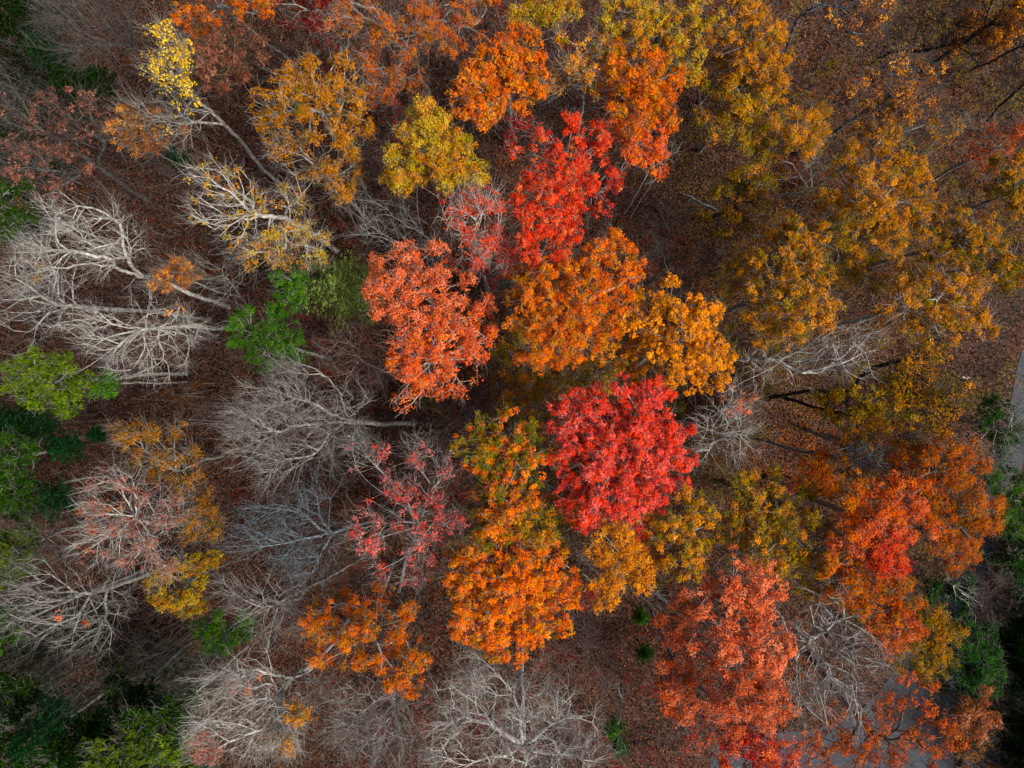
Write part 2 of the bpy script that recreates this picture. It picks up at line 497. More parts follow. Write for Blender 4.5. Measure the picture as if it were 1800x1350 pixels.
def asphalt_mat():
    m, N, L = _new('asphalt')
    out = N.new('ShaderNodeOutputMaterial'); geo = N.new('ShaderNodeNewGeometry')
    n1 = N.new('ShaderNodeTexNoise'); n1.inputs['Scale'].default_value = .6; n1.inputs['Detail'].default_value = 8
    n2 = N.new('ShaderNodeTexNoise'); n2.inputs['Scale'].default_value = 22; n2.inputs['Detail'].default_value = 3
    for n in (n1, n2): L.new(geo.outputs['Position'], n.inputs['Vector'])
    mx = N.new('ShaderNodeMath'); mx.operation = 'MULTIPLY_ADD'; mx.inputs[1].default_value = .4
    L.new(n2.outputs[0], mx.inputs[0]); L.new(n1.outputs[0], mx.inputs[2])
    r = N.new('ShaderNodeValToRGB'); e = r.color_ramp.elements
    e[0].position = .45; e[0].color = lin('0a141f'); e[1].position = .9; e[1].color = lin('172a3e')
    L.new(mx.outputs[0], r.inputs[0])
    d = N.new('ShaderNodeBsdfPrincipled'); d.inputs['Roughness'].default_value = .7
    L.new(r.outputs[0], d.inputs['Base Color']); L.new(d.outputs[0], out.inputs[0])
    return m


def build_ground():
    # fine where the camera looks, coarse out to the horizon
    def axis(half, far):
        a = np.linspace(-half, half, 180); b = half + (far - half) * np.linspace(.05, 1, 14) ** 2
        return np.concatenate([-b[::-1], a, b])
    xs, ys = axis(58, 500), axis(48, 500)
    X, Y = np.meshgrid(xs, ys); x, y = X.ravel(), Y.ravel()
    Z = .14 * np.sin(x * .31 + 1) * np.cos(y * .27) + .08 * np.sin(x * .83) * np.sin(y * .71 + 2)
    rx, ry = px(1680, 1000)[:2]; dist = np.min(np.hypot(x[:, None] - LOT[None, :, 0], y[:, None] - LOT[None, :, 1]), 1)
    near = in_road(x, y) | (dist < 4)
    Z = np.where(near, -.02, Z - .02); Z = np.where(np.hypot(x, y) > 90, Z - .3, Z)
    V = np.stack([x, y, Z], 1); nx, ny = len(xs), len(ys)
    i = np.arange(nx * ny).reshape(ny, nx)
    Q = np.stack([i[:-1, :-1], i[:-1, 1:], i[1:, 1:], i[1:, :-1]], -1).reshape(-1, 4)
    o = mesh_obj('ground', V, Q, [ground_mat()], smooth=True); prop(o, kind='structure')
    # road sheet
    import bmesh
    bm = bmesh.new(); vs = [bm.verts.new((p[0], p[1], .02)) for p in LOT]
    f = bm.faces.new(vs); f.normal_update()
    if f.normal.z < 0: f.normal_flip()
    bmesh.ops.triangulate(bm, faces=[f])
    me = bpy.data.meshes.new('road'); bm.to_mesh(me); bm.free(); me.materials.append(asphalt_mat())
    o = bpy.data.objects.new('road', me); COL.objects.link(o); prop(o, kind='structure')


build_ground()


def scatter_pts(n, rng, hx=50, hy=39):
    return rng.uniform(-hx, hx, n), rng.uniform(-hy, hy, n)


def build_litter():
    rng = rngG
    x, y = scatter_pts(330000, rng)
    on = in_road(x, y)
    keep = ~on | (rng.random(len(x)) < .10)
    x, y, on = x[keep], y[keep], on[keep]
    z = .14 * np.sin(x * .31 + 1) * np.cos(y * .27) + .08 * np.sin(x * .83) * np.sin(y * .71 + 2)
    z = np.where(on, .04, np.maximum(z, -.02) + rng.uniform(.0, .07, len(x)))
    C = np.stack([x, y, z], 1)
    V, Q = leaf_quads(rng, C, .15, up=1.3, asp=.7)
    big = .5 + .5 * np.sin(x * .21 + 3) * np.cos(y * .18 + 1)
    t = np.clip(rng.beta(1.2, 2.4, len(x)) * (.60 + .34 * big + .34 * np.tanh(x / 12)), 0, 1)  # darker leaves to the left, with some of the edge vignette painted in
    o = mesh_obj('leaf_litter', V, Q, [leaf_mat('litter')], tint=t); prop(o, kind='stuff', label='brown fallen leaves covering the forest floor')
    # brighter fallen leaves below the coloured crowns
    x, y = scatter_pts(22000, rng); m = ~in_road(x, y) | (rng.random(len(x)) < .7); x, y = x[m], y[m]
    z = np.maximum(.14 * np.sin(x * .31 + 1) * np.cos(y * .27) + .08 * np.sin(x * .83) * np.sin(y * .71 + 2), 0) + .08
    V, Q = leaf_quads(rng, np.stack([x, y, z], 1), .14, up=1.3, asp=.7)
    o = mesh_obj('fallen_leaves', V, Q, [leaf_mat('rust')], tint=rng.random(len(x)))
    prop(o, kind='stuff', label='rusty freshly fallen leaves scattered on the ground')


build_litter()

# areas of open litter without brush: (x, y, r) in ground pixels
OPEN = [(1180, 350, 60), (1280, 250, 60), (1240, 390, 50), (1235, 300, 85), (1330, 270, 60), (1420, 740, 70), (1330, 830, 60), (1440, 60, 60), (1440, 560, 40), (1700, 640, 40), (560, 720, 20)]


def build_undergrowth():
    rng = np.random.default_rng(17)
    x, y = scatter_pts(5200, rng, 50, 39)
    m = ~in_road(x, y)
    for ox, oy, r in OPEN:
        c = px(ox, oy); m &= (np.hypot(x - c[0], y - c[1]) > r * K) | (rng.random(len(x)) < .12)
    nz = np.sin(x * .33 + 1.2) * np.sin(y * .29 + .4) + .5 * np.sin(x * .8) * np.cos(y * .9)
    m &= rng.random(len(x)) < np.where(x < 6, .58, .26) + .3 * nz
    x, y = x[m], y[m]
    P = np.stack([x, y, np.zeros(len(x))], 1); D = np.tile([0, 0, 1.], (len(x), 1))
    g1, e1 = spray(rng, P, D, 4, 2.6, .014, .35, .5, 4, 3)
    sel = e1[rng.random(len(e1)) < .6]
    d2 = norm(rng.normal(0, 1, sel.shape) + [0, 0, .7])
    g2, e2 = spray(rng, sel, d2, 3, .9, .008, .5, .1, 2, 3)
    V, Q = cat([g1, g2])
    o = mesh_obj('undergrowth', V, Q, [bark_mat('purple')]); prop(o, kind='stuff', label='leafless purple-grey brush covering the forest floor')
    e = e2[rng.random(len(e2)) < .16]
    V, Q = leaf_quads(rng, e, .12)
    o = mesh_obj('undergrowth_leaves', V, Q, [leaf_mat('crimson', .8)], tint=rng.random(len(e)))
    prop(o, kind='stuff', label='last dull red leaves left on the low brush')


build_undergrowth()


def build_understory():
    """knee-high to house-high seedlings and suckers still in leaf, drifting between the trees"""
    rng = np.random.default_rng(23)
    for nm, pal, dim, n, zone, hh, lb in (
            ('understory_foliage', 'olive', .9, 400, (1250, 0, 1800, 1010), 4.2, 'olive leafy saplings drifting between the oaks on the right'),
            ('understory_foliage', 'brown', 1.1, 260, (1200, 0, 1800, 500), 3.6, 'brownish leafy saplings on the upper right slope'),
            ('understory_foliage', 'brown', .6, 360, (0, 0, 760, 1350), 3.2, 'dull brown leafy brush between the bare trees on the left'),
            ('understory_foliage', 'crimson', .6, 300, (560, 0, 1300, 1350), 3.0, 'dull dark red leafy brush in the gaps of the middle'),
            ('understory_foliage', 'olive', .6, 260, (780, 560, 1320, 1010), 4.0, 'olive leafy saplings under the big central crowns'),
            ('understory_foliage', 'dkgreen', .45, 520, (0, 1110, 380, 1390), 6, 'darkened green evergreen brush filling the lower left corner'),  # this and the next two: dark corner fill, vignette put into the colour
            ('understory_foliage', 'dkgreen', .4, 330, (-20, -20, 150, 420), 6, 'darkened green evergreen brush filling the upper left corner'),
            ('understory_foliage', 'dkgreen', .3, 800, (1728, 940, 1860, 1400), 4.5, 'near-black evergreen brush beyond the road')):
        a, b = px(zone[0], zone[1]), px(zone[2], zone[3])
        x = rng.uniform(a[0] - 1, b[0] + 1, n); y = rng.uniform(b[1] - 1, a[1] + 1, n)
        m = ~in_road(x, y)
        for ox, oy, r in OPEN:
            c = px(ox, oy); m &= np.hypot(x - c[0], y - c[1]) > r * K
        x, y = x[m], y[m]
        h_ = hh * rng.uniform(.45, 1.25, len(x))
        P = np.stack([x, y, np.zeros(len(x))], 1)
        T_ = P + np.stack([rng.normal(0, .5, len(x)), rng.normal(0, .5, len(x)), h_], 1)
        D = norm(T_ - P)
        g0 = tubes(P, D, np.full(len(x), .03), T_, D, np.full(len(x), .012), 4)
        Mid = np.concatenate([P + (T_ - P) * f for f in (.5, .75, 1.)])
        g1, e1 = spray(rng, Mid, norm(rng.normal(0, 1, Mid.shape) + [0, 0, .3]), 4, 1.1, .009, .6, .1, 3, 3)
        V, Q = cat([g0, g1]); nb = len(Q)
        C = np.repeat(e1, 7, 0) + rng.normal(0, .13, (len(e1) * 7, 3))
        keep = np.sin(C[:, 0] * 2.1) * np.cos(C[:, 1] * 2.3) + rng.normal(0, .4, len(C)) > -.25
        VL, QL = leaf_quads(rng, C[keep], .13)
        V2, Q2 = cat([(V, Q), (VL, QL)])
        t = np.concatenate([np.zeros(nb), np.clip(rng.normal(.5, .22, len(QL)), 0, 1)])
        o = mesh_obj(nm, V2, Q2, [bark_mat('grey'), leaf_mat(pal, dim)], tint=t, midx=np.concatenate([np.zeros(nb), np.ones(len(QL))]))
        prop(o, kind='stuff', label=lb)


build_understory()


def build_brush():
    """tall thin leafless suckers, a grey-mauve haze under the bare trees"""
    rng = np.random.default_rng(31)
    x, y = scatter_pts(2600, rng, 50, 39); m = ~in_road(x, y)
    for ox, oy, r in OPEN:
        c = px(ox, oy); m &= (np.hypot(x - c[0], y - c[1]) > r * K) | (rng.random(len(x)) < .12)
    m &= rng.random(len(x)) < np.where(x < 10, .62, .3) + .3 * np.sin(x * .23 + 2) * np.cos(y * .31)
    x, y = x[m], y[m]; n = len(x); P = np.stack([x, y, np.zeros(n)], 1)
    D = norm(rng.normal(0, .16, (n, 3)) + [0, 0, 1]); hh = rng.uniform(3, 8.5, n)
    M = P + D * hh[:, None] * .55 + rng.normal(0, .12, (n, 3)); D2 = norm(D + rng.normal(0, .1, (n, 3))); E = M + D2 * hh[:, None] * .45
    ra = .012 + hh * .004
    g = [tubes(P, D, ra, M, D2, ra * .7, 4), tubes(M, D2, ra * .7, E, D2, ra * .3, 4)]
    for f, ln, k_ in ((.1, 1.5, 3), (.4, 1.4, 3), (.7, 1.1, 3), (1., .8, 4)):
        Q0 = M + (E - M) * f
        g1, e1 = spray(rng, Q0, norm(rng.normal(0, .8, (n, 3)) + [0, 0, .8]), k_, ln, .010, .7, .2, 3, 3); g.append(g1)
        s_ = e1[rng.random(len(e1)) < .5]
        g2, _ = spray(rng, s_, norm(rng.normal(0, 1, s_.shape) + [0, 0, .6]), 2, .6, .006, .5, .1, 2, 3); g.append(g2)
    V, Q = cat(g); mi = (np.arange(len(Q)) % 1)
    o = mesh_obj('undergrowth', V, Q, [bark_mat('purple')])
    prop(o, kind='stuff', label='haze of tall thin leafless suckers between the trees')


build_brush()
# ------------------------------------------------------------ the trees, one call each
# blobs: (x, y, radius) in pixels of the photograph, then height in metres, leaf density, leaf colour
G_BARE, G_OR, G_RED, G_UND = 'bare grey hardwoods', 'orange and gold oaks', 'red maples', 'small understory trees'
bare = dict(dens=0.0, group=G_BARE)

# --- the crowns of the middle
tree('maple_tree', 'large dense rose-red maple crown at the centre of the wood',
     [(1085, 760, 78), (1040, 790, 62), (1125, 810, 72), (1060, 860, 66), (1120, 890, 42, 16), (1020, 735, 45), (1130, 715, 44), (1180, 830, 40, 15, .7), (1195, 775, 32, 15, .8), (1050, 905, 30)],
     'rose', base=(1050, 765), group=G_RED, bark='pale')
tree('oak_tree', 'big round pure orange crown, lowest of the dense ones in the middle',
     [(880, 1010, 72), (930, 1050, 76), (860, 1065, 62), (905, 1110, 48), (950, 1010, 48), (985, 1060, 34, 15), (830, 1010, 42), (835, 1090, 34)],
     'orange', base=(880, 905), group=G_OR, bark='pale')
tree('oak_tree', 'bright orange crown directly above the rose-red maple, wide and knobbly',
     [(1000, 520, 60), (1070, 470, 50), (950, 540, 52, 16), (985, 590, 50), (1040, 560, 48), (930, 505, 35, 15), (1100, 500, 28), (955, 610, 42, 15, .9)],
     'orange', base=(965, 585), group=G_OR, dim=.95)
tree('oak_tree', 'brightest golden-orange crown, right of centre above the red maple',
     [(1200, 590, 66), (1235, 635, 45), (1150, 560, 48, 17, .9), (1125, 610, 50, 15, .8), (1180, 530, 40, 16, .7), (1200, 650, 42), (1240, 560, 30), (1085, 600, 40, 14, .8)],
     'amber', base=(1120, 640), group=G_OR)
tree('oak_tree', 'olive and orange crown touching the left side of the rose-red maple',
     [(890, 770, 52), (850, 800, 40), (925, 810, 45), (880, 845, 44), (930, 750, 28, 15)],
     'grnor', base=(895, 750), group=G_OR)
tree('oak_tree', 'green-flecked orange crown between the pure orange crown and the olive one',
     [(895, 895, 45, 18), (925, 925, 40, 18, .9, 'tawny'), (870, 935, 38, 17, 1, 'grnor'), (900, 950, 30, 18, .8, 'grnor'), (1000, 920, 32, 14, .8, 'grnor'), (965, 900, 26, 14, .9, 'grnor')],
     'orange', base=(905, 860), group=G_OR)
tree('oak_tree', 'dull olive-orange low foliage between the golden crown and the olive crown',
     [(930, 650, 42, 10), (985, 670, 40, 10), (905, 690, 24, 9), (1060, 650, 30, 11), (900, 600, 24, 9)],
     'olive', dens=.85, group=G_OR, rt=.012)
tree('maple_tree', 'vermilion maple crown left of the big orange ones, upper half of a pair',
     [(735, 520, 48), (690, 510, 40), (700, 460, 34, 16, .7), (760, 470, 32, 16, .6), (670, 530, 26), (780, 540, 30, 15, .7), (835, 520, 32, 14, .7), (820, 570, 30, 15)],
     'salmon', dens=.68, base=(790, 575), group=G_RED, bark='pale')
tree('maple_tree', 'vermilion maple with white branches showing, lower half of a pair',
     [(745, 640, 52), (790, 600, 40), (720, 615, 38), (755, 590, 34), (800, 650, 40, 16, .5), (740, 690, 34, 16, .5), (845, 600, 22, 15)],
     'redor', dens=.68, base=(800, 640), group=G_RED, bark='white')
tree('maple_tree', 'bright scarlet maple crown forming a narrow column above centre',
     [(980, 340, 46), (945, 350, 38), (1000, 380, 30), (950, 400, 36), (960, 435, 34), (990, 440, 24, 16), (1000, 310, 34, 16)],
     'scarlet', base=(950, 450), group=G_RED)
tree('maple_tree', 'looser red maple with pale twigs showing, just above the scarlet column',
     [(1000, 260, 48), (940, 270, 42, 16, .5), (1040, 300, 40, 16, .7), (920, 240, 30, 15, .5, 'crimson'), (1060, 345, 30, 15, .6, 'crimson'), (985, 300, 38), (1045, 235, 22, 16, .6)],
     'scarlet', dens=.75, base=(985, 380), group=G_RED, bark='pale')
tree('maple_tree', 'half-bare pinkish-red maple left of the scarlet column',
     [(835, 385, 42, 17, .4), (800, 370, 38, 17, .3), (840, 430, 36, 16, .5), (860, 350, 30, 17, .3), (870, 440, 26, 15, .5)],
     'scarlet', dens=.35, base=(862, 520), group=G_RED, bark='white', tw=1.3,
     limbs=[[(838, 430, 12), (842, 395, 16), (838, 350, 19)], [(838, 430, 12), (805, 405, 15), (770, 380, 18)], [(838, 430, 12), (870, 400, 16), (880, 370, 18)]])
tree('oak_tree', 'lone yellow crown standing apart in the upper middle',
     [(760, 230, 42), (735, 270, 45), (775, 285, 42), (810, 300, 32), (710, 300, 30, 16), (755, 200, 20, 18), (700, 320, 20, 15), (830, 315, 16, 16)],
     'gold', base=(810, 370), group=G_OR, dim=0.95)

# --- upper middle and top
tree('oak_tree', 'deep orange crown in the upper middle, right of the lone yellow one',
     [(905, 90, 42), (870, 130, 44), (840, 185, 36), (925, 140, 36), (890, 170, 34), (830, 150, 26), (935, 105, 26), (855, 205, 20)],
     'orange', base=(905, 250), group=G_OR, dim=.9)
tree('oak_tree', 'thin brownish-orange crown with a white forked limb, left of the big orange twin',
     [(1015, 95, 40, 17, .7), (985, 130, 28, 15, .5), (1030, 130, 28, 16, .6)], 'tawny', dens=.6, base=(1015, 250), group=G_OR, bark='white',
     limbs=[[(1025, 180, 11), (1000, 140, 14), (990, 110, 17)], [(1025, 180, 11), (1015, 120, 15), (1025, 75, 19)]])
tree('oak_tree', 'deep orange crown at the top, right of the thin one with the forked limb',
     [(1110, 120, 36), (1150, 160, 40), (1110, 190, 38, 17), (1170, 130, 32), (1085, 145, 26, 16), (1165, 200, 26, 16)],
     'orange', base=(1080, 260), group=G_OR, dim=.85)
tree('oak_tree', 'small ragged orange crown beside the two slanting pale saplings',
     [(1130, 265, 34), (1155, 285, 26, 15), (1085, 240, 28, 15, .7), (1150, 245, 24, 16), (1090, 200, 28, 15, .7)], 'redor', dens=.8, base=(1075, 330), group=G_OR)
tree('oak_tree', 'yellow-green crown at the top edge with pale limbs',
     [(1100, 30, 42), (1150, 60, 45), (1195, 90, 36), (1200, 40, 40), (1085, 65, 28), (1240, 30, 32), (1150, 15, 34), (1210, 120, 26, 16)],
     'gold', dens=.8, base=(1100, 200), group=G_OR, dim=0.85, bark='pale')
tree('oak_tree', 'golden-orange crown at the top, right of the yellow-green one',
     [(1330, 70, 44), (1300, 30, 36), (1350, 110, 34, 17), (1290, 90, 36, 17, .8), (1365, 70, 22), (1370, 125, 20)],
     'tawny', base=(1230, 180), group=G_OR, dim=0.95)
tree('oak_tree', 'olive-gold crown below the top edge left of the open litter slope',
     [(1320, 160, 42, 16), (1270, 150, 40, 15, .8), (1350, 190, 34, 15), (1300, 210, 38, 15, .8), (1250, 190, 30, 14, .7), (1325, 240, 28, 14, .8)],
     'olive', dens=.85, base=(1230, 265), group=G_OR, dim=1.08)
tree('oak_tree', 'yellowish crown with bright tips, above the pale broken tree on the right',
     [(1390, 225, 36, 16), (1420, 245, 26, 16), (1350, 250, 34, 14, .8, 'olive'), (1330, 290, 28, 13, .7, 'olive'), (1430, 215, 22, 15)],
     'tawny', dens=.85, base=(1300, 320), group=G_OR, dim=0.98)
tree('oak_tree', 'small gold crown cut by the top edge above the deep orange one',
     [(955, 5, 38), (985, 15, 24), (930, 20, 22)], 'gold', dens=.75, base=(935, 160), group=G_OR, dim=.85)
tree('oak_tree', 'spreading rusty-orange crown with white limbs at the top, left of the gold one',
     [(720, 15, 50, 18), (790, 20, 42, 18), (840, 30, 34, 17, .8), (700, 70, 40, 17, .6), (760, 60, 40, 17, .6), (640, 30, 40, 17, .45), (590, 15, 34, 17, .4)],
     'orange', dens=.6, base=(757, 178), group=G_OR, bark='pale', dim=0.72,
     limbs=[[(728, 95, 12), (735, 55, 15), (765, 15, 18), (800, 5, 19)], [(728, 95, 12), (690, 60, 15), (650, 15, 18)], [(728, 95, 12), (735, 45, 16)]])
tree('oak_tree', 'patchy orange tree under the pale limbs, left of the slanting brown trunk',
     [(650, 105, 26, 15), (680, 140, 28, 14, .5), (720, 130, 28, 14, .5), (660, 160, 22, 13, .5)], 'orange', dens=.5, base=(700, 240), group=G_OR, bark='pale', dim=.85)
tree('oak_tree', 'orange crown scrap cut by the top edge between two dark slanting trunks',
     [(345, 15, 34, 18, .8), (400, 0, 36, 19, .7), (350, 45, 18, 17, .6), (445, 8, 26, 20, .7)], 'orange', dens=.7, base=(510, 105), group=G_OR, dim=.7, bark='grey')
tree('maple_tree', 'dark red maple scrap at the top edge above the slanting trunks',
     [(520, 5, 40, 19, .8), (560, 30, 30, 17, .6), (590, 70, 26, 13, .5)], 'crimson', dens=.7, base=(560, 115), group=G_RED, dim=0.38)
tree('oak_tree', 'open gold-orange crown with silvery branches left of the lone yellow one',
     [(545, 160, 44), (600, 150, 38), (500, 175, 40), (620, 200, 34, 16), (570, 220, 34, 16, .6), (460, 190, 28, 16, .6), (520, 130, 30), (620, 240, 28, 15, .6)],
     'tawny', dens=.72, base=(640, 330), group=G_OR, dim=0.82, bark='white', tw=1.2)
tree('oak_tree', 'sparse orange-and-bare tree below the open gold-orange crown',
     [(530, 280, 36, 14, .5), (590, 280, 34, 14, .6), (560, 330, 34, 13, .4), (610, 320, 26, 13, .6), (500, 250, 28, 14, .5)],
     'tawny', dens=.5, base=(660, 400), group=G_OR, bark='pale', dim=.9)

# --- upper left
tree('bare_tree', 'bare pale fan-shaped tree in the top left corner above the evergreen tufts',
     [(100, 45, 40), (165, 45, 55), (150, 95, 40), (225, 30, 48), (85, 20, 28, 18), (230, 75, 34, 15), (60, 60, 22, 18)], base=(375, 170), bark='grey_dimmed', tw=1.3, **bare,
     limbs=[[(245, 90, 13), (180, 78, 16), (130, 100, 18)], [(245, 90, 13), (190, 50, 17), (110, 35, 20)], [(245, 90, 13), (240, 45, 17)]])
tree('oak_tree', 'tall leaning pale trunk with bright yellow leaves only at its tip',
     [(285, 95, 34, 21, .45), (305, 130, 30, 20, .4), (320, 160, 22, 19, .3), (265, 190, 40, 16, 0), (330, 230, 40, 15, 0), (300, 215, 36, 16, .08), (340, 170, 30, 18, .1)],
     'yellow', dens=.36, base=(492, 325), group=G_OR, bark='pale', leaf=.13, rt=.019, tw=.8,
     limbs=[[(400, 225, 11), (350, 180, 16), (310, 140, 20), (280, 90, 23)], [(385, 212, 12), (350, 215, 14), (300, 235, 16)], [(380, 205, 13), (330, 200, 17), (260, 205, 18)]])
tree('maple_tree', 'dusty pink thinly leaved crown right of the bright yellow tip',
     [(400, 75, 44, 18, .45), (385, 120, 40, 17, .6), (430, 110, 34, 16, .5), (375, 90, 24, 18, .6), (440, 60, 30, 17, .3)],
     'pink', dens=.5, base=(540, 250), group=G_RED, bark='brown', dim=0.70)
tree('oak_tree', 'brownish-orange low crown beneath the bare limbs left of the leaning pale trunk',
     [(255, 225, 40, 12), (220, 215, 24, 12), (300, 240, 30, 11, .5), (235, 250, 22, 11)], 'brown', dens=.6, base=(380, 330), group=G_UND, dim=1.2, rt=.012)
tree('maple_tree', 'big rust-brown thinly leaved tree with parallel slanting limbs, upper left',
     [(60, 200, 46, 18, .3), (115, 190, 44, 18, .32), (60, 255, 40, 17, .2), (115, 290, 40, 15, .32), (170, 200, 38, 17, .25), (30, 270, 34, 17, .4), (70, 340, 34, 14, .32), (120, 240, 34, 16, .2), (15, 170, 40, 19, .05)],
     'pink', dens=.4, base=(255, 350), group=G_RED, bark='grey_dimmed', rt=.022,
     limbs=[[(180, 300, 9), (120, 260, 14), (60, 220, 18), (0, 165, 22)], [(205, 295, 9), (180, 265, 12), (140, 225, 16)], [(180, 300, 9), (140, 302, 13), (90, 300, 16)]], dim=0.75)
tree('bare_tree', 'bare tree on the left with pale yellowish limbs raised in a fan, higher of three',
     [(120, 420, 46, 19), (190, 400, 42, 18), (70, 450, 40, 20), (180, 450, 38, 15), (230, 430, 34, 14), (60, 480, 40, 19, .06, 'olive'), (110, 380, 34, 19)], base=(402, 540), bark='white', tw=1.3, rt=.026, **bare,
     limbs=[[(270, 490, 9), (230, 460, 13), (180, 425, 17), (120, 395, 20)], [(262, 485, 10), (200, 460, 15), (120, 440, 18), (50, 460, 21)], [(230, 460, 12), (215, 420, 16)], [(262, 485, 10), (230, 510, 12), (235, 545, 13)]])
tree('bare_tree', 'long-stemmed bare tree reaching out through the left edge, middle of three',
     [(30, 480, 44, 19), (75, 520, 42, 17), (20, 540, 40, 19), (120, 490, 34, 16), (40, 420, 30, 20), (80, 570, 34, 16)], base=(368, 560), bark='pale', tw=1.2, rt=.028, **bare,
     limbs=[[(110, 535, 16), (55, 510, 19), (0, 490, 21)], [(110, 535, 16), (60, 555, 19), (5, 560, 21)], [(130, 540, 15), (100, 490, 18)], [(120, 555, 16), (60, 595, 18), (30, 625, 19)]])
tree('bare_tree', 'white-limbed bare tree whose boughs hang toward the dark clearing, lowest of three on the left',
     [(220, 620, 44, 14), (275, 630, 36, 13), (320, 600, 40, 12), (180, 590, 40, 15), (270, 560, 40, 15, .08, 'tawny'), (340, 575, 30, 11), (150, 560, 30, 16)], base=(420, 575), bark='white', tw=1.3, rt=.026, **bare,
     limbs=[[(258, 577, 13), (262, 620, 14), (270, 680, 15)], [(258, 577, 13), (222, 610, 15), (220, 655, 16)], [(258, 577, 13), (210, 605, 15), (145, 650, 17)], [(258, 577, 13), (315, 585, 12), (325, 640, 13)], [(258, 577, 13), (180, 565, 16), (90, 575, 18)], [(258, 577, 13), (330, 575, 12), (375, 590, 12)]])
tree('oak_tree', 'silver-limbed tree flecked with orange and green leaves, left of centre at the top',
     [(400, 320, 34, 17, .3), (370, 370, 36, 17, .2), (430, 390, 44, 16, .25), (500, 350, 42, 15, .35), (520, 400, 36, 14, .45), (350, 310, 26, 18, .2), (470, 430, 30, 14, .4), (550, 430, 26, 13, .4)],
     'gold', dens=.32, base=(590, 440), group=G_OR, bark='white', rt=.024, tw=1.2, dim=.85,
     limbs=[[(505, 385, 12), (450, 380, 15), (375, 395, 18), (340, 380, 19)], [(460, 340, 15), (400, 318, 18), (330, 295, 20)], [(505, 385, 12), (500, 430, 12)], [(505, 385, 12), (525, 350, 15), (520, 310, 16)]])
tree('bare_tree', 'thin bare sapling stem slanting in the gap below the leaning pale trunk',
     [(290, 290, 34, 14), (320, 320, 24, 12), (262, 265, 22, 15)], base=(440, 400), bark='grey_dimmed', tw=.8, rt=.013, **bare)
tree('oak_tree', 'little rusty-orange crown caught between bare limbs on the left',
     [(300, 485, 26, 11), (325, 480, 18, 11), (285, 495, 18, 11, .6)], 'brown', dens=.6, group=G_UND, dim=1.3, rt=.012)
tree('oak_tree', 'small amber crown just above the bright green evergreen',
     [(450, 455, 28, 12, .5), (480, 445, 24, 12, .6), (520, 455, 20, 12, .5)], 'tawny', dens=.5, group=G_UND, rt=.012)
tree('bare_tree', 'slender bare tree with a low arching limb left of the bright green evergreen',
     [(370, 480, 34, 11), (420, 475, 34, 10), (400, 520, 26, 9)], base=(450, 560), bark='grey', tw=1.0, rt=.013, **bare)

# --- evergreens; low dim on the left puts a vignette into the leaf colour
tree('evergreen_tree', 'bright green evergreen crown left of the sage-green conifer',
     [(500, 495, 28, 11), (530, 505, 32, 10), (545, 480, 24, 10), (515, 525, 22, 10)], 'green', leaf=.13, base=(590, 540), group='evergreens of the autumn wood', thin=.008, dim=0.85)
pine('pine_tree', 'feathery sage-green conifer beside the vermilion maple', 612, 510, 70, 10, 'sage', 2.6, base=(650, 530))
tree('evergreen_tree', 'round mid-green evergreen with a slanting stem, below the bright green one',
     [(455, 580, 40, 11), (500, 600, 34, 10), (475, 625, 24, 10), (440, 600, 24, 11)], 'green', leaf=.12, base=(580, 632), dim=.75, group='evergreens of the autumn wood', thin=.008)
tree('evergreen_tree', 'large lime-green evergreen crown near the left edge',
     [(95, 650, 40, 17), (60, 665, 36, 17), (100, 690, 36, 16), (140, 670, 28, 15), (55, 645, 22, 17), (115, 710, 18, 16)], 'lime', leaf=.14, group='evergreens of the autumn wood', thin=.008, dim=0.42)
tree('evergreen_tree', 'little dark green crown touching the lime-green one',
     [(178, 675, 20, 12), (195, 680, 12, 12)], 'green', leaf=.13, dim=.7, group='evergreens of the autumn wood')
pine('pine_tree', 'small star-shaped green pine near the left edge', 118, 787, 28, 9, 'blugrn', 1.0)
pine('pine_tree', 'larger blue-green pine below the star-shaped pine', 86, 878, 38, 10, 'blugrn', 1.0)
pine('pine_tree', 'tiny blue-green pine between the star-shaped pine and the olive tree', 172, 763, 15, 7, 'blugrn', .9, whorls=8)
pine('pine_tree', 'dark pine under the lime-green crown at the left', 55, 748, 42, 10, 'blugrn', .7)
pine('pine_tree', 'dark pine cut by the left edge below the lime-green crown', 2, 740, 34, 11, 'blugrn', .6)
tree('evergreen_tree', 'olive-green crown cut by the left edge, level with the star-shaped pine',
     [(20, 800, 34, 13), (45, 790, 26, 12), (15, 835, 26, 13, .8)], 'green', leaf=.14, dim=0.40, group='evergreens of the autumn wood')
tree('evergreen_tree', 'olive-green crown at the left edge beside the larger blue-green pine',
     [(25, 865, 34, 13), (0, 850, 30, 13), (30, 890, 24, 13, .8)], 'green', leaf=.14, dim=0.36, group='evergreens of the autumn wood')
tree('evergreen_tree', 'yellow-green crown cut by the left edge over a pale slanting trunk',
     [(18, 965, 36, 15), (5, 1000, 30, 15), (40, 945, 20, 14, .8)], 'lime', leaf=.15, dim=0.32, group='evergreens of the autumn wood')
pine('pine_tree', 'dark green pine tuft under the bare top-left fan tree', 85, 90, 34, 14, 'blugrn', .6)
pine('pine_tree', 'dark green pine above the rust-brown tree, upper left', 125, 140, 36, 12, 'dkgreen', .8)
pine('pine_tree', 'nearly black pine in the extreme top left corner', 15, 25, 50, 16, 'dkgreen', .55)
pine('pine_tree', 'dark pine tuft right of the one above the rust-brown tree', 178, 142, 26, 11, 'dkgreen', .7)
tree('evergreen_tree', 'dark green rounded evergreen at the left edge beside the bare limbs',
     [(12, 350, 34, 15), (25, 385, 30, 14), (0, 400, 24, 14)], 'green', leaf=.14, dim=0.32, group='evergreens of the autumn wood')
pine('pine_tree', 'small dark pine beneath the yellow-tipped tree', 312, 275, 20, 7, 'blugrn', .6, whorls=8)
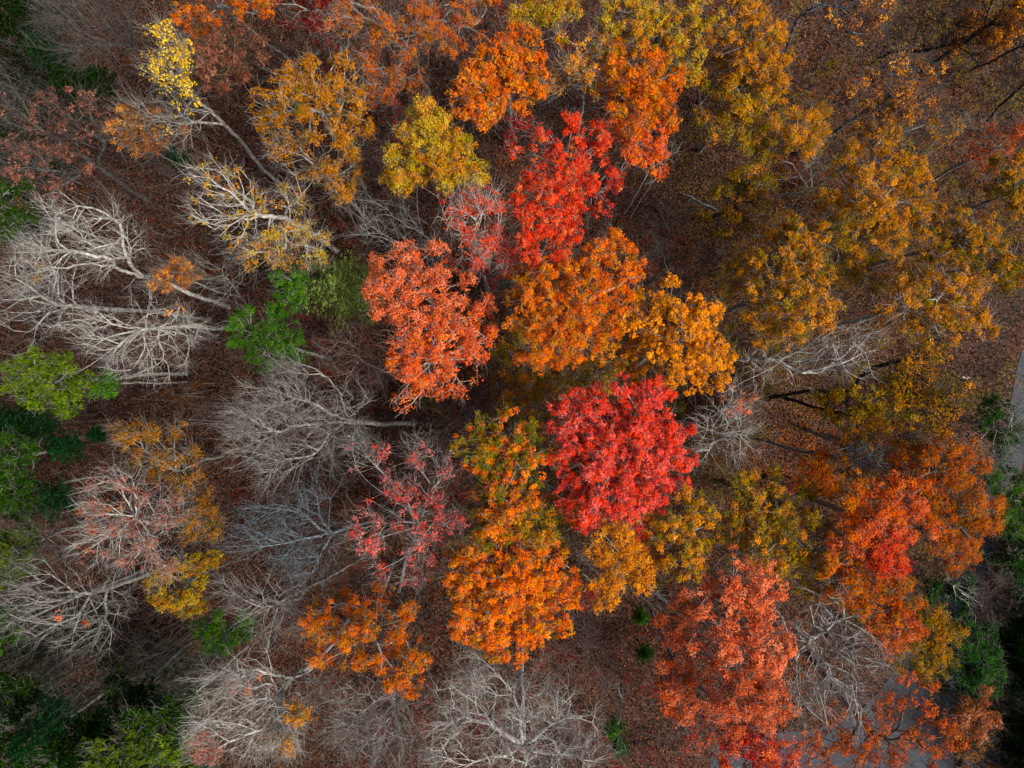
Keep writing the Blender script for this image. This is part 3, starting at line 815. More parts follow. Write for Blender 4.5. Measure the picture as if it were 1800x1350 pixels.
tree('evergreen_tree', 'small green holly-like crown among bare stems in the lower left',
     [(380, 1105, 28, 9), (405, 1115, 26, 9), (370, 1120, 18, 9), (430, 1100, 14, 9, .7)], 'green', leaf=.12, dim=.8, group='evergreens of the autumn wood')
pine('pine_tree', 'blue-green pine in the lower left corner, brightest of the dark ones', 80, 1280, 52, 15, 'blugrn', .6)
pine('pine_tree', 'dark green pine at the bottom, second from the lower left corner', 155, 1300, 48, 14, 'dkgreen', .6)
for i, (x, y, r, z_, dm, lb) in enumerate((
        (205, 1345, 48, 15, .55, 'yellowish-green crown cut by the bottom edge right of the blue-green pine'),
        (255, 1290, 44, 14, .45, 'dark green crown left of the bare tree with orange tips at the bottom'),
        (300, 1330, 40, 14, .7, 'olive-green crown under the orange-tipped bare tree at the bottom edge'),
        (310, 1250, 32, 12, .4, 'darkest green crown between the thin dead tree and the bottom crowns'),
        (225, 1230, 38, 11, .3, 'darkened green crown just below the thin dead tree'),
        (20, 1230, 34, 13, .35, 'darkened green crown at the left edge above the blue-green pine'),
        (15, 1340, 46, 16, .35, 'nearly black-green crown in the bottom left corner'),
        (110, 1345, 34, 15, .4, 'small dark crown on the bottom edge between two pines'),
        (5, 1110, 26, 15, .6, 'green crown scrap at the left edge beside bare limbs'))):
    tree('evergreen_tree', lb, [(x, y, r, z_), (x + r * .6, y - r * .3, r * .6, z_ - .5), (x - r * .5, y - r * .5, r * .55, z_ - .3)], 'lime' if i in (0, 2) else 'green', leaf=.15, dim=dm * .62,  # corner darkening is put into these leaf colours
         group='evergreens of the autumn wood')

# --- left middle and lower left
tree('oak_tree', 'olive-gold tree left of the big clearing, above the rust-coloured crown',
     [(260, 780, 42, 15), (310, 790, 38, 15, .5), (300, 820, 34, 14), (350, 860, 32, 14, .7), (345, 910, 34, 13, .75), (235, 760, 24, 15, .6), (370, 930, 22, 13)],
     'tawny', dens=.62, base=(390, 800), group=G_OR, bark='pale', dim=0.60)
tree('maple_tree', 'dusty pink-brown crown with fine silver limbs, lower left',
     [(200, 870, 48, 18, .4), (250, 900, 50, 18, .45), (180, 920, 42, 18, .4), (260, 960, 46, 17, .5), (300, 900, 34, 16, .3), (220, 950, 38, 17, .4), (160, 960, 30, 17, .2), (225, 840, 32, 17, .3), (290, 990, 24, 16, .5)],
     'pink', dens=.48, base=(350, 930), group=G_RED, bark='white', tw=1.3, dim=0.80)
tree('oak_tree', 'compact mustard crown directly below the dusty pink-brown one',
     [(315, 1020, 40, 13), (345, 1000, 28, 13), (285, 1040, 28, 13, .7), (335, 1070, 26, 12, .8), (360, 985, 16, 13)],
     'gold', dens=.8, base=(400, 990), group=G_OR, dim=0.68, rt=.012)
tree('bare_tree', 'big grey bare tree sprawling at the left edge, above the thin dead tree',
     [(60, 1030, 50, 18), (120, 1060, 48, 17, .03, 'redor'), (190, 1080, 44, 15), (60, 1090, 44, 17), (140, 1120, 44, 15), (30, 1060, 40, 18), (200, 1040, 34, 15)], base=(330, 985), bark='grey', tw=1.2, rt=.024, **bare,
     limbs=[[(195, 1032, 13), (120, 1050, 17), (50, 1075, 19), (5, 1110, 20)], [(195, 1032, 13), (185, 1080, 14), (150, 1140, 16)], [(150, 1045, 15), (90, 1010, 18), (40, 990, 20)], [(140, 1060, 15), (130, 1110, 16), (128, 1170, 17)], [(190, 1050, 14), (225, 1085, 13)]])
tree('bare_tree', 'bare tree with curved limbs at the left edge beside the yellow-green crown',
     [(60, 940, 40, 17), (110, 960, 40, 16), (30, 980, 30, 18), (150, 990, 30, 15, .1, 'pink')], base=(280, 965), bark='grey_dimmed', tw=1.0, rt=.022, **bare,
     limbs=[[(130, 970, 14), (90, 950, 16), (40, 935, 18)], [(130, 970, 14), (60, 985, 17), (0, 1000, 20)]])
tree('dead_tree', 'thin straight dead tree with a feathery tip in the dark lower left',
     [(150, 1220, 26, 13), (120, 1240, 22, 14), (180, 1200, 20, 12)], base=(300, 1110), bark='grey_dimmed', tw=1.2, rt=.016, alpha=.9, **bare,
     limbs=[[(230, 1165, 7), (180, 1195, 11), (105, 1245, 15)]])
tree('bare_tree', 'slim bare sapling right of the thin dead tree, feathery and purplish',
     [(270, 1160, 34, 10), (310, 1140, 30, 9), (250, 1140, 20, 10)], base=(370, 1080), bark='grey_dimmed', tw=1.0, rt=.013, **bare)
tree('bare_tree', 'bare sapling with a comb of fine twigs below the small holly-like crown',
     [(350, 1180, 38, 12), (390, 1160, 34, 11), (330, 1205, 26, 13)], base=(455, 1090), bark='grey_dimmed', tw=1.2, rt=.016, **bare)
tree('bare_tree', 'wide bare tree with a brown stem at centre left, like a broom lying leftward',
     [(460, 720, 50, 19), (520, 700, 50, 18), (450, 780, 48, 19), (530, 770, 52, 17), (600, 720, 44, 14), (590, 780, 40, 14), (430, 740, 40, 19), (480, 830, 40, 17), (510, 655, 34, 17), (640, 760, 32, 11)],
     base=(728, 745), bark='pale', tw=1.5, rt=.021, alpha=.55, **bare,
     limbs=[[(630, 742, 10), (560, 745, 14), (470, 770, 19), (410, 790, 21)], [(630, 742, 10), (570, 720, 15), (490, 690, 19), (430, 680, 21)], [(620, 742, 10), (600, 700, 13), (520, 640, 18)], [(610, 745, 11), (560, 790, 15), (500, 830, 18)]])
tree('bare_tree', 'smaller bare tree right of the wide broom, against the vermilion maples',
     [(630, 600, 34, 14), (600, 640, 34, 14), (660, 640, 34, 12), (580, 610, 26, 15), (680, 670, 28, 10)], base=(745, 690), bark='purple', tw=1.2, rt=.017, **bare)
tree('maple_tree', 'half-bare red-pink maple left of the olive crown, fully ringed by grey twigs',
     [(650, 930, 34, 17, .5, 'coral'), (700, 830, 44, 17, .36), (785, 870, 40, 16, .42, 'coral'), (740, 900, 46, 17, .32), (690, 890, 42, 17, .36), (780, 950, 40, 16, .36), (690, 965, 36, 16, .34, 'coral'), (640, 790, 34, 17, .05), (800, 820, 30, 15, .1), (740, 1010, 34, 15, .1), (740, 790, 34, 16, .05)],
     'coral', dens=.36, base=(700, 1040), group=G_RED, bark='pale', tw=1.8, rt=.014,
     limbs=[[(735, 925, 14), (700, 885, 17), (640, 840, 19), (620, 770, 20)], [(735, 925, 14), (760, 870, 17), (790, 800, 19)], [(735, 925, 14), (680, 920, 17), (630, 945, 19)], [(735, 925, 14), (790, 930, 17)], [(735, 925, 14), (750, 980, 15), (735, 1040, 15)]])
tree('bare_tree', 'bare blue-grey tree left of the red-pink maple, limbs in flat sprays',
     [(470, 920, 44, 18), (530, 910, 42, 17), (430, 950, 34, 19), (510, 960, 44, 17), (580, 940, 38, 15), (540, 1000, 40, 16), (560, 870, 34, 15)], base=(700, 900), bark='blue', tw=1.4, rt=.021, alpha=.5, **bare,
     limbs=[[(590, 935, 13), (530, 900, 17), (430, 895, 20)], [(590, 935, 13), (520, 950, 17), (410, 960, 20)], [(580, 940, 13), (560, 985, 15), (440, 1060, 18)]])
tree('bare_tree', 'bare tree with long straight stems below the flat-spray tree',
     [(440, 1060, 38, 17), (500, 1040, 40, 16), (470, 1100, 38, 15), (520, 1090, 34, 14), (400, 1030, 26, 18)], base=(640, 980), bark='pale', tw=1.3, rt=.018, alpha=.5, **bare)
tree('bare_tree', 'dense bare tree with brown haze of twigs above the lower orange crown',
     [(600, 990, 36, 13), (570, 1040, 34, 13), (620, 1020, 30, 12), (590, 860, 30, 12)], base=(690, 930), bark='brown', tw=1.2, rt=.015, **bare)
tree('oak_tree', 'orange crown at the lower left of the pure orange one, split in clumps',
     [(590, 1080, 40, 16, .7), (600, 1140, 40, 17), (690, 1160, 44, 18), (725, 1185, 30, 18), (650, 1120, 40, 17), (700, 1110, 34, 16), (565, 1110, 26, 16, .7), (640, 1060, 34, 14, .6), (700, 1060, 30, 13, .5)],
     'orange', dens=.82, base=(690, 985), group=G_OR, bark='pale', dim=.8)
tree('bare_tree', 'bare tree fanning out below the split orange crown at the bottom',
     [(620, 1240, 44, 17), (670, 1260, 44, 17), (610, 1290, 40, 18), (690, 1300, 40, 17), (710, 1230, 32, 15), (650, 1310, 34, 18)], base=(715, 1080), bark='pale', tw=1.5, rt=.02, alpha=.55, **bare,
     limbs=[[(690, 1200, 13), (650, 1240, 16), (605, 1290, 19)], [(690, 1200, 13), (695, 1260, 16), (700, 1340, 19)]])
tree('bare_tree', 'wide bare fan with small orange leaf tufts in the lower left',
     [(400, 1200, 44, 18), (450, 1200, 44, 17, .06, 'redor'), (380, 1260, 42, 19), (450, 1260, 48, 18), (510, 1240, 42, 16), (500, 1290, 40, 17, .1, 'tawny'), (410, 1205, 24, 18, .5, 'redor'), (515, 1255, 26, 17, .6, 'tawny'), (358, 1305, 28, 19, .6, 'pink'), (560, 1200, 30, 14), (440, 1310, 34, 18), (500, 1310, 20, 18, .5, 'tawny')],
     base=(610, 1090), bark='white', tw=1.4, rt=.021, alpha=.5, dens=0.0, group=G_BARE,
     limbs=[[(560, 1160, 10), (500, 1195, 14), (440, 1230, 18), (350, 1270, 21)], [(540, 1170, 11), (460, 1180, 16), (380, 1185, 19)], [(520, 1185, 12), (480, 1250, 16), (400, 1320, 20)], [(520, 1185, 12), (480, 1280, 17), (478, 1340, 19)]])

# --- bottom middle
tree('bare_tree', 'large bare yellow-grey tree at the bottom, limbs spreading like a star',
     [(850, 1220, 46, 15), (800, 1250, 46, 15), (960, 1240, 46, 15), (1010, 1280, 46, 15), (880, 1310, 50, 16), (950, 1330, 50, 16), (780, 1310, 44, 16), (1040, 1330, 34, 16), (830, 1180, 34, 14), (900, 1250, 40, 15)],
     base=(915, 1130), bark='white', tw=1.6, rt=.027, **bare,
     limbs=[[(918, 1298, 12), (880, 1285, 14), (850, 1250, 16), (800, 1210, 17)], [(918, 1298, 12), (915, 1260, 14), (930, 1200, 16)], [(918, 1298, 12), (960, 1280, 14), (985, 1250, 16)], [(918, 1298, 12), (870, 1330, 15), (800, 1350, 17)], [(918, 1298, 12), (990, 1325, 15), (1060, 1340, 17)], [(918, 1298, 12), (925, 1345, 15)]])
tree('bare_tree', 'bare tree peeking out from beneath the pure orange crown',
     [(840, 1170, 34, 12), (880, 1190, 34, 12), (930, 1180, 34, 12), (820, 1200, 28, 12)], base=(905, 1090), bark='pale', tw=1.2, rt=.016, **bare)
tree('bare_tree', 'fine brown bare tree right of the bottom star-shaped one',
     [(1000, 1170, 34, 10), (1040, 1130, 34, 10), (1060, 1180, 32, 10), (1020, 1090, 30, 9), (1080, 1230, 30, 10)], base=(1000, 1090), bark='purple', tw=1.2, rt=.014, **bare)
tree('dead_tree', 'dark slim trunk with one crooked pale arm, right of the star-shaped tree',
     [(975, 1260, 20, 10), (1000, 1250, 14, 9)], base=(962, 1190), bark='grey', tw=.5, rt=.03, limbs=[[(980, 1260, 7), (970, 1230, 9), (975, 1190, 10)], [(980, 1260, 7), (990, 1250, 8), (1010, 1215, 9)]], **bare)
tree('dead_tree', 'dark straight trunk beside the green shrub at the bottom',
     [(1096, 1315, 14, 12), (1085, 1200, 12, 6)], base=(1092, 1185), bark='blue', tw=.4, rt=.035, **bare)
pine('shrub', 'upright bright green shrub at the bottom beside a dark trunk', 1073, 1270, 20, 5, 'green', 1.0, whorls=9, cat_='shrub', base=(1078, 1262))
pine('shrub', 'low green shrub at the bottom edge, just below the upright one', 1083, 1303, 17, 5, 'green', .9, whorls=9, cat_='shrub', base=(1085, 1296))
pine('shrub', 'small round green bush below the golden drooping crown', 1126, 1082, 15, 3, 'green', .9, whorls=7, cat_='shrub')
pine('shrub', 'small round green bush lower of two among brown litter', 1132, 1146, 15, 3, 'green', .8, whorls=7, cat_='shrub')
tree('shrub', 'little dark crimson bush at the tip of the golden drooping crown', [(1045, 1050, 18, 4), (1052, 1035, 12, 4)], 'crimson', dens=.7, cat_='shrub', group=G_UND, rt=.01)
tree('oak_tree', 'golden drooping crown below the rose-red maple, left of two',
     [(1070, 950, 34), (1080, 1000, 34), (1065, 1035, 26), (1095, 970, 26), (1130, 980, 28, 16), (1125, 1010, 18, 16), (1100, 930, 26, 16)],
     'amber', dens=.9, base=(1020, 890), group=G_OR, dim=.85)
tree('oak_tree', 'golden drooping crown below the rose-red maple, right of two',
     [(1200, 900, 34), (1225, 940, 32), (1180, 950, 34), (1190, 1000, 28), (1160, 920, 26, 16), (1235, 900, 24), (1215, 980, 26)],
     'tawny', dens=.9, base=(1120, 860), group=G_OR, dim=1.1)
tree('oak_tree', 'salmon-orange crown in the lower right with pale twigs showing',
     [(1300, 1000, 40, 18, .6, 'salmon'), (1330, 1040, 40, 18), (1260, 1050, 44, 17, .6), (1300, 1090, 46, 18), (1340, 1130, 40, 18), (1250, 1110, 40, 17, .55), (1310, 1150, 42, 18, .65), (1220, 1060, 34, 15, .8)],
     'salmon', dens=.85, base=(1180, 970), group=G_OR, dim=0.99, bark='pale')
tree('oak_tree', 'ragged salmon-orange crown below the lower right one, with grey limbs',
     [(1330, 1200, 36, 18), (1300, 1230, 34, 18, .8), (1350, 1240, 26, 18), (1270, 1180, 34, 16, .6), (1270, 1250, 26, 17, .6), (1310, 1190, 34, 17), (1355, 1185, 24, 17)],
     'salmon', dens=.75, base=(1215, 1060), group=G_OR, bark='pale', dim=0.89)
tree('oak_tree', 'narrow orange crown left of the salmon-orange ones, over brown litter',
     [(1190, 1100, 28, 14, .7), (1185, 1150, 30, 14, .7), (1190, 1200, 30, 14, .8), (1200, 1240, 24, 14, .7), (1175, 1220, 20, 14)],
     'salmon', dens=.72, base=(1130, 1040), group=G_OR, bark='blue', dim=.8)
tree('maple_tree', 'dark red crown at the bottom edge beside the paved lot',
     [(1330, 1300, 38, 14), (1300, 1335, 38, 14, .8), (1370, 1330, 38, 14, .8), (1345, 1350, 34, 14), (1290, 1290, 22, 13, .6)],
     'crimson', dens=.75, base=(1215, 1190), group=G_RED, dim=1.0)
tree('oak_tree', 'thin red-brown understory tree left of the paved lot at the bottom',
     [(1230, 1280, 28, 9, .4), (1210, 1310, 26, 9, .3)], 'crimson', dens=.35, group=G_UND, rt=.012)

# --- lower right
tree('bare_tree', 'large silvery bare tree in the lower right, fanning right and down from a dark fork',
     [(1450, 1060, 40, 17), (1430, 1110, 42, 15), (1490, 1110, 42, 17), (1530, 1150, 36, 18), (1480, 1170, 44, 17), (1430, 1180, 40, 16), (1440, 1240, 38, 17), (1500, 1220, 38, 18), (1410, 1220, 30, 16)],
     base=(1300, 1035), bark='white', tw=1.15, rt=.029, alpha=.5, **bare,
     limbs=[[(1368, 1105, 9), (1420, 1120, 13), (1500, 1130, 18), (1570, 1155, 22)], [(1368, 1105, 9), (1420, 1080, 14), (1470, 1045, 18)], [(1375, 1110, 10), (1450, 1170, 16), (1530, 1230, 20)], [(1375, 1110, 10), (1400, 1190, 15), (1415, 1270, 18)], [(1400, 1115, 12), (1460, 1100, 16), (1505, 1085, 19)]])
tree('oak_tree', 'olive-orange crown left of the fiery crown in the lower right',
     [(1380, 900, 46, 15), (1330, 920, 40, 14, .7), (1420, 950, 42, 16), (1370, 960, 44, 15, .9), (1430, 890, 38, 15), (1400, 1000, 38, 15, .85), (1310, 880, 40, 14, .8), (1340, 860, 36, 14, .8), (1290, 930, 30, 13, .8)],
     'olive', dens=.8, base=(1280, 850), group=G_OR, dim=1.15, bark='pale')
tree('oak_tree', 'fiery orange-red crown over the dark hollow in the lower right',
     [(1540, 900, 46, 18), (1590, 880, 40, 18), (1500, 880, 40, 17, 1, 'orange'), (1550, 950, 42, 18, 1, 'scarlet'), (1500, 940, 44, 17), (1610, 920, 30, 18), (1570, 985, 26, 18, 1, 'scarlet'), (1480, 980, 34, 17, .8, 'orange')],
     'redor', dens=.95, base=(1350, 840), group=G_OR, dim=.85)
tree('oak_tree', 'burnt-orange crown touching the road, at the right of the fiery one',
     [(1690, 880, 36, 17), (1700, 930, 36, 17), (1660, 920, 34, 17), (1720, 900, 24, 17), (1680, 970, 32, 16, .75), (1640, 870, 34, 16)],
     'orange', dens=.85, base=(1490, 830), group=G_OR, dim=.62)
tree('oak_tree', 'burnt-orange crown above the one touching the road, at the right',
     [(1680, 790, 34, 17), (1650, 830, 36, 17), (1700, 830, 26, 17, .8), (1600, 800, 34, 15, .8), (1610, 840, 34, 15, .9)],
     'orange', dens=.85, base=(1470, 770), group=G_OR, dim=.55)
tree('oak_tree', 'rusty orange crown between the fiery crown and the silvery bare tree',
     [(1490, 1020, 42, 17), (1550, 1030, 38, 17), (1590, 1050, 28, 17), (1540, 1070, 32, 17), (1450, 1010, 34, 16, .8, 'olive'), (1580, 1090, 22, 17, 1, 'redor'), (1500, 1065, 26, 16, .6, 'olive'), (1560, 1115, 20, 17, .8, 'redor')],
     'orange', dens=.85, base=(1350, 945), group=G_OR, dim=.68)
tree('oak_tree', 'dull olive-brown crown above the paved lot, left of the dark green one',
     [(1620, 1110, 40, 15), (1655, 1120, 28, 15), (1600, 1150, 34, 15, .8), (1640, 1160, 32, 15, .8), (1640, 1090, 26, 15)],
     'olive', dens=.85, base=(1480, 1000), group=G_OR, dim=.75)
tree('evergreen_tree', 'big dark green evergreen above the paved lot at the right',
     [(1700, 1150, 44, 8), (1720, 1190, 36, 8), (1680, 1190, 36, 7.5), (1715, 1120, 30, 8), (1690, 1110, 26, 7.5), (1740, 1160, 18, 8), (1705, 1170, 30, 9)], 'dkgreen', base=(1640, 1100), leaf=.12, dim=.95, group='evergreens of the autumn wood')
tree('oak_tree', 'scattered orange leaves on a thin crown over the grey paved lot',
     [(1590, 1250, 46, 15, .42), (1640, 1280, 40, 15, .45), (1560, 1300, 46, 14, .5), (1600, 1330, 40, 14, .42), (1510, 1290, 40, 14, .5), (1540, 1340, 40, 14, .42), (1480, 1330, 40, 13, .42), (1600, 1210, 30, 15, .42), (1650, 1320, 28, 14, .3), (1450, 1300, 38, 13, .5), (1420, 1330, 36, 13, .5), (1470, 1270, 30, 13, .4)],
     'redor', dens=.42, base=(1420, 1150), group=G_OR, bark='brown', dim=.8, tw=.6)
tree('maple_tree', 'small fuzzy brown crown right of the paved lot',
     [(1715, 1245, 30, 9), (1700, 1265, 24, 9), (1728, 1260, 20, 9)], 'rust', dens=.8, leaf=.14, group=G_UND, rt=.011)
tree('oak_tree', 'dull brown low foliage between the fuzzy brown crown and the stones',
     [(1705, 1310, 26, 5, .5), (1720, 1335, 26, 5, .4)], 'brown', dens=.45, leaf=.14, group=G_UND, rt=.011)
tree('dead_tree', 'bone-white dead snag lying over the road in the lower right',
     [(1700, 1055, 10, 8), (1712, 1035, 8, 9)], base=(1600, 990), bark='white', tw=.3, rt=.022, thin=.012,
     limbs=[[(1660, 1020, 7), (1690, 1032, 9), (1712, 1037, 10)], [(1672, 1027, 8), (1690, 1042, 9), (1700, 1048, 9), (1702, 1065, 10), (1715, 1085, 11)], [(1645, 1014, 7), (1665, 1008, 9)], [(1680, 1028, 8), (1695, 1024, 9), (1697, 1018, 10)], [(1700, 1048, 9), (1712, 1060, 10)]], **bare)
tree('bare_tree', 'frosty lilac-grey bushy bare crown right of the white snag',
     [(1745, 1035, 26, 11), (1750, 1060, 18, 11), (1760, 1020, 14, 11), (1725, 1075, 14, 9)], base=(1690, 1000), bark='purple', tw=1.8, rt=.013, **bare)
tree('evergreen_tree', 'dark green low evergreen beside the road below the white snag',
     [(1665, 1085, 26, 8), (1690, 1030, 24, 7), (1640, 1080, 24, 7), (1650, 1050, 20, 7)], 'dkgreen', leaf=.12, dim=.9, group='evergreens of the autumn wood')
tree('evergreen_tree', 'sunlit mid-green crown at the right edge beyond the road',
     [(1785, 860, 36, 7), (1775, 900, 34, 6), (1760, 840, 26, 6), (1790, 930, 24, 6)], 'green', leaf=.12, dim=.6, base=(1800, 880), group='evergreens of the autumn wood')
tree('evergreen_tree', 'dull green crown above the one beyond the road at the right edge',
     [(1750, 740, 30, 6), (1760, 770, 26, 6), (1735, 720, 18, 5)], 'dkgreen', leaf=.12, dim=.9, group='evergreens of the autumn wood')
tree('evergreen_tree', 'dark green crown at the right edge below the mid-green one',
     [(1785, 975, 34, 6), (1770, 1005, 22, 6)], 'dkgreen', base=(1790, 950), leaf=.12, dim=.7, group='evergreens of the autumn wood')
tree('bare_tree', 'grey twiggy bare tree at the right edge over the road',
     [(1785, 700, 34, 12), (1770, 790, 30, 11), (1790, 760, 30, 11), (1730, 810, 26, 10)], base=(1640, 715), bark='grey', tw=1.3, rt=.016, **bare)
for x, y, r, z_, lb in ((1785, 1090, 46, 6, 'black-green pine at the right edge, level with the dull olive-brown crown'),
                        (1795, 1180, 50, 6, 'black-green pine at the right edge beside the big dark evergreen'),
                        (1790, 1270, 52, 6, 'black-green pine at the right edge beside the fuzzy brown crown'),
                        (1785, 1350, 52, 6, 'black-green pine in the bottom right corner'),
                        (1760, 1130, 30, 3.5, 'low black-green pine between the big dark evergreen and the edge pines'),
                        (1765, 1300, 30, 3.5, 'low black-green pine left of the bottom right corner')):
    pine('pine_tree', lb, x, y, r, z_, 'dkgreen', .3, bark='dark', base=(x - 14, y - 6))  # dark needles, with the blackness of the view's edge also painted in

# --- right middle
tree('oak_tree', 'muted orange crown right of the brightest golden one',
     [(1360, 490, 44, 16), (1310, 500, 36, 14, .75), (1420, 500, 42, 17), (1400, 550, 44, 17), (1350, 560, 40, 15, .8), (1440, 545, 30, 17), (1320, 470, 28, 14, .7), (1380, 590, 24, 16, .6)],
     'tawny', dens=.85, base=(1265, 550), group=G_OR, bark='pale', dim=0.97)
tree('oak_tree', 'small orange crown above the muted orange one right of the golden',
     [(1400, 420, 34, 16), (1430, 430, 24, 16), (1370, 410, 22, 15, .7), (1420, 460, 24, 16)], 'tawny', dens=.85, base=(1270, 470), group=G_OR, dim=0.82)
tree('bare_tree', 'long white leafless crown on the right, like antlers laid over litter',
     [(1380, 640, 36, 13), (1330, 650, 34, 12), (1470, 610, 38, 15), (1500, 620, 34, 16), (1530, 600, 30, 16), (1440, 630, 34, 14), (1480, 640, 28, 14)], base=(1195, 668), bark='white', tw=.9, rt=.024, thin=.013, **bare,
     limbs=[[(1280, 635, 9), (1340, 632, 12), (1400, 618, 14), (1470, 600, 17), (1540, 585, 19)], [(1365, 635, 12), (1320, 665, 14), (1270, 690, 16)], [(1460, 602, 16), (1480, 640, 17), (1510, 665, 17)], [(1375, 640, 12), (1385, 665, 13), (1420, 680, 14)], [(1490, 595, 17), (1520, 620, 18), (1530, 650, 18)]])
tree('oak_tree', 'pinkish-orange thin crown above the twisting black trunk on the right',
     [(1620, 650, 42, 17, .5), (1660, 690, 40, 17, .55), (1600, 700, 42, 16, .6), (1640, 730, 34, 16, .5), (1570, 660, 32, 15, .5), (1610, 740, 26, 16, .3)],
     'tawny', dens=.58, base=(1352, 700), group=G_OR, bark='dark', rt=.02, dim=0.87,
     limbs=[[(1400, 690, 3), (1465, 690, 6), (1510, 668, 9), (1555, 680, 12), (1590, 700, 15)], [(1510, 668, 9), (1560, 640, 13), (1620, 630, 17)]])
tree('oak_tree', 'low olive foliage beside the twisting black trunk',
     [(1490, 720, 34, 9), (1520, 700, 26, 9), (1530, 750, 34, 10, .8), (1500, 770, 28, 10, .7), (1450, 710, 22, 7, .6)], 'olive', dens=.7, base=(1380, 700), bark='dark', group=G_UND, dim=0.97)
tree('oak_tree', 'brownish-olive crown above the pale fan with the black curving trunk',
     [(1520, 790, 40, 13, .8), (1560, 770, 34, 13, .9), (1490, 800, 32, 12, .7), (1540, 840, 34, 12, .8, 'olive'), (1570, 810, 30, 13)], 'brown', dens=.75, base=(1420, 755), group=G_OR, dim=1.25)
tree('oak_tree', 'little round orange crown beside the black curving trunk',
     [(1425, 835, 26, 11), (1435, 815, 20, 11), (1415, 855, 16, 11), (1440, 855, 14, 11)], 'orange', dens=.95, group=G_UND, base=(1392, 842), dim=0.77, rt=.012)
tree('bare_tree', 'pale bare fan at the end of a black curving trunk',
     [(1500, 800, 28, 15), (1520, 825, 28, 15), (1530, 795, 22, 16), (1480, 790, 22, 13)], base=(1298, 770), bark='blue', tw=1.3, rt=.026, alpha=.5, **bare,
     limbs=[[(1340, 773, 3), (1375, 785, 5), (1420, 795, 8), (1450, 800, 10), (1500, 808, 14), (1545, 822, 17)], [(1450, 800, 10), (1490, 785, 14), (1540, 765, 17)]])
tree('bare_tree', 'pale bare tree just right of the rose-red maple',
     [(1260, 750, 34, 15), (1290, 780, 32, 15), (1240, 790, 28, 15), (1280, 720, 34, 15, .12, 'redor'), (1310, 710, 26, 15, .15, 'redor'), (1300, 750, 26, 15)], base=(1160, 735), bark='white', tw=1.3, rt=.02, **bare,
     limbs=[[(1215, 745, 10), (1245, 760, 13), (1275, 800, 16)], [(1215, 745, 10), (1260, 725, 14), (1320, 705, 17)], [(1235, 755, 12), (1290, 765, 15), (1330, 790, 17)]])
tree('bare_tree', 'bare grey scrub tree above the brightest golden crown',
     [(1220, 470, 34, 10), (1190, 510, 34, 10), (1150, 440, 34, 9), (1170, 390, 30, 8)], base=(1140, 500), bark='grey_dimmed', tw=1.3, rt=.014, **bare)
tree('oak_tree', 'big dull orange crown in the upper right, the widest one there',
     [(1550, 310, 46, 17), (1590, 340, 42, 17), (1500, 300, 36, 16, .8), (1540, 380, 44, 17), (1590, 400, 34, 17), (1480, 360, 40, 15, .7), (1600, 300, 24, 17), (1500, 400, 36, 16, .7, 'olive'), (1540, 430, 34, 16, .8)],
     'tawny', dens=.82, base=(1395, 420), group=G_OR, bark='pale', dim=0.92)
tree('oak_tree', 'olive crown between the widest upper right crown and the muted orange one',
     [(1460, 420, 34, 13), (1480, 460, 34, 13, .8), (1520, 480, 30, 13, .8), (1440, 380, 28, 12, .7)], 'olive', dens=.75, base=(1370, 470), group=G_OR, dim=0.97)
tree('bare_tree', 'broken white bare tree with a black stub, left of the widest upper right crown',
     [(1425, 300, 26, 14), (1400, 320, 24, 13), (1440, 280, 20, 15)], base=(1340, 348), bark='white', tw=.8, rt=.03, **bare,
     limbs=[[(1418, 340, 11), (1425, 300, 14), (1440, 250, 17)], [(1418, 340, 11), (1400, 300, 14), (1385, 285, 15)], [(1418, 340, 11), (1375, 315, 12), (1335, 325, 12)]])
tree('oak_tree', 'olive scrap of foliage hiding a black leaning trunk at the edge of open litter',
     [(1290, 350, 34, 10, .6), (1300, 320, 26, 11, .6), (1270, 385, 30, 9, .45), (1320, 370, 26, 9, .5)], 'olive', dens=.55, base=(1240, 388), bark='dark', group=G_UND, rt=.02, dim=0.97)
tree('oak_tree', 'brown-orange thin crown in the upper right near two black trunks',
     [(1560, 140, 38, 17, .5), (1610, 170, 34, 17, .5), (1530, 180, 38, 16, .5), (1590, 120, 30, 17, .4), (1580, 200, 36, 16, .5), (1640, 140, 28, 17, .3)],
     'brown', dens=.52, base=(1400, 270), group=G_OR, bark='blue', dim=1.30)
tree('oak_tree', 'narrow brown-orange crown above the widest upper right crown',
     [(1530, 215, 30, 15, .7), (1545, 240, 26, 15, .8), (1510, 250, 22, 14, .6), (1600, 235, 34, 14, .5, 'olive'), (1655, 230, 26, 15, .4)], 'tawny', dens=.6, base=(1430, 330), group=G_OR, dim=0.72)
tree('oak_tree', 'orange scraps on pale arching limbs at the top edge, right of the litter slope',
     [(1520, 20, 34, 18, .4), (1480, 15, 30, 18, .2), (1500, 60, 22, 17, .3), (1440, 10, 30, 18, .1)], 'brown', dens=.32, base=(1350, 170), group=G_OR, bark='blue', dim=1.35,
     limbs=[[(1395, 50, 12), (1440, 8, 16), (1480, 40, 17), (1500, 70, 18)], [(1395, 50, 12), (1430, 15, 17), (1500, -10, 19)]])
tree('oak_tree', 'dark brown leafy crown in the top right corner',
     [(1760, 30, 44, 18, .6), (1720, 20, 36, 17, .5), (1790, 60, 34, 17, .6), (1700, 60, 30, 16, .4), (1780, 0, 40, 18)], 'brown', dens=.58, base=(1560, 170), group=G_OR, dim=0.97, bark='dark')
tree('bare_tree', 'tangled dark bare tree left of the top right corner',
     [(1640, 50, 44, 17), (1680, 90, 40, 16), (1600, 40, 36, 17), (1720, 80, 34, 16), (1650, 10, 36, 18)], base=(1530, 112), bark='dark', tw=1.3, rt=.02, **bare,
     limbs=[[(1560, 95, 5), (1600, 90, 10), (1650, 82, 15), (1700, 78, 18)]])
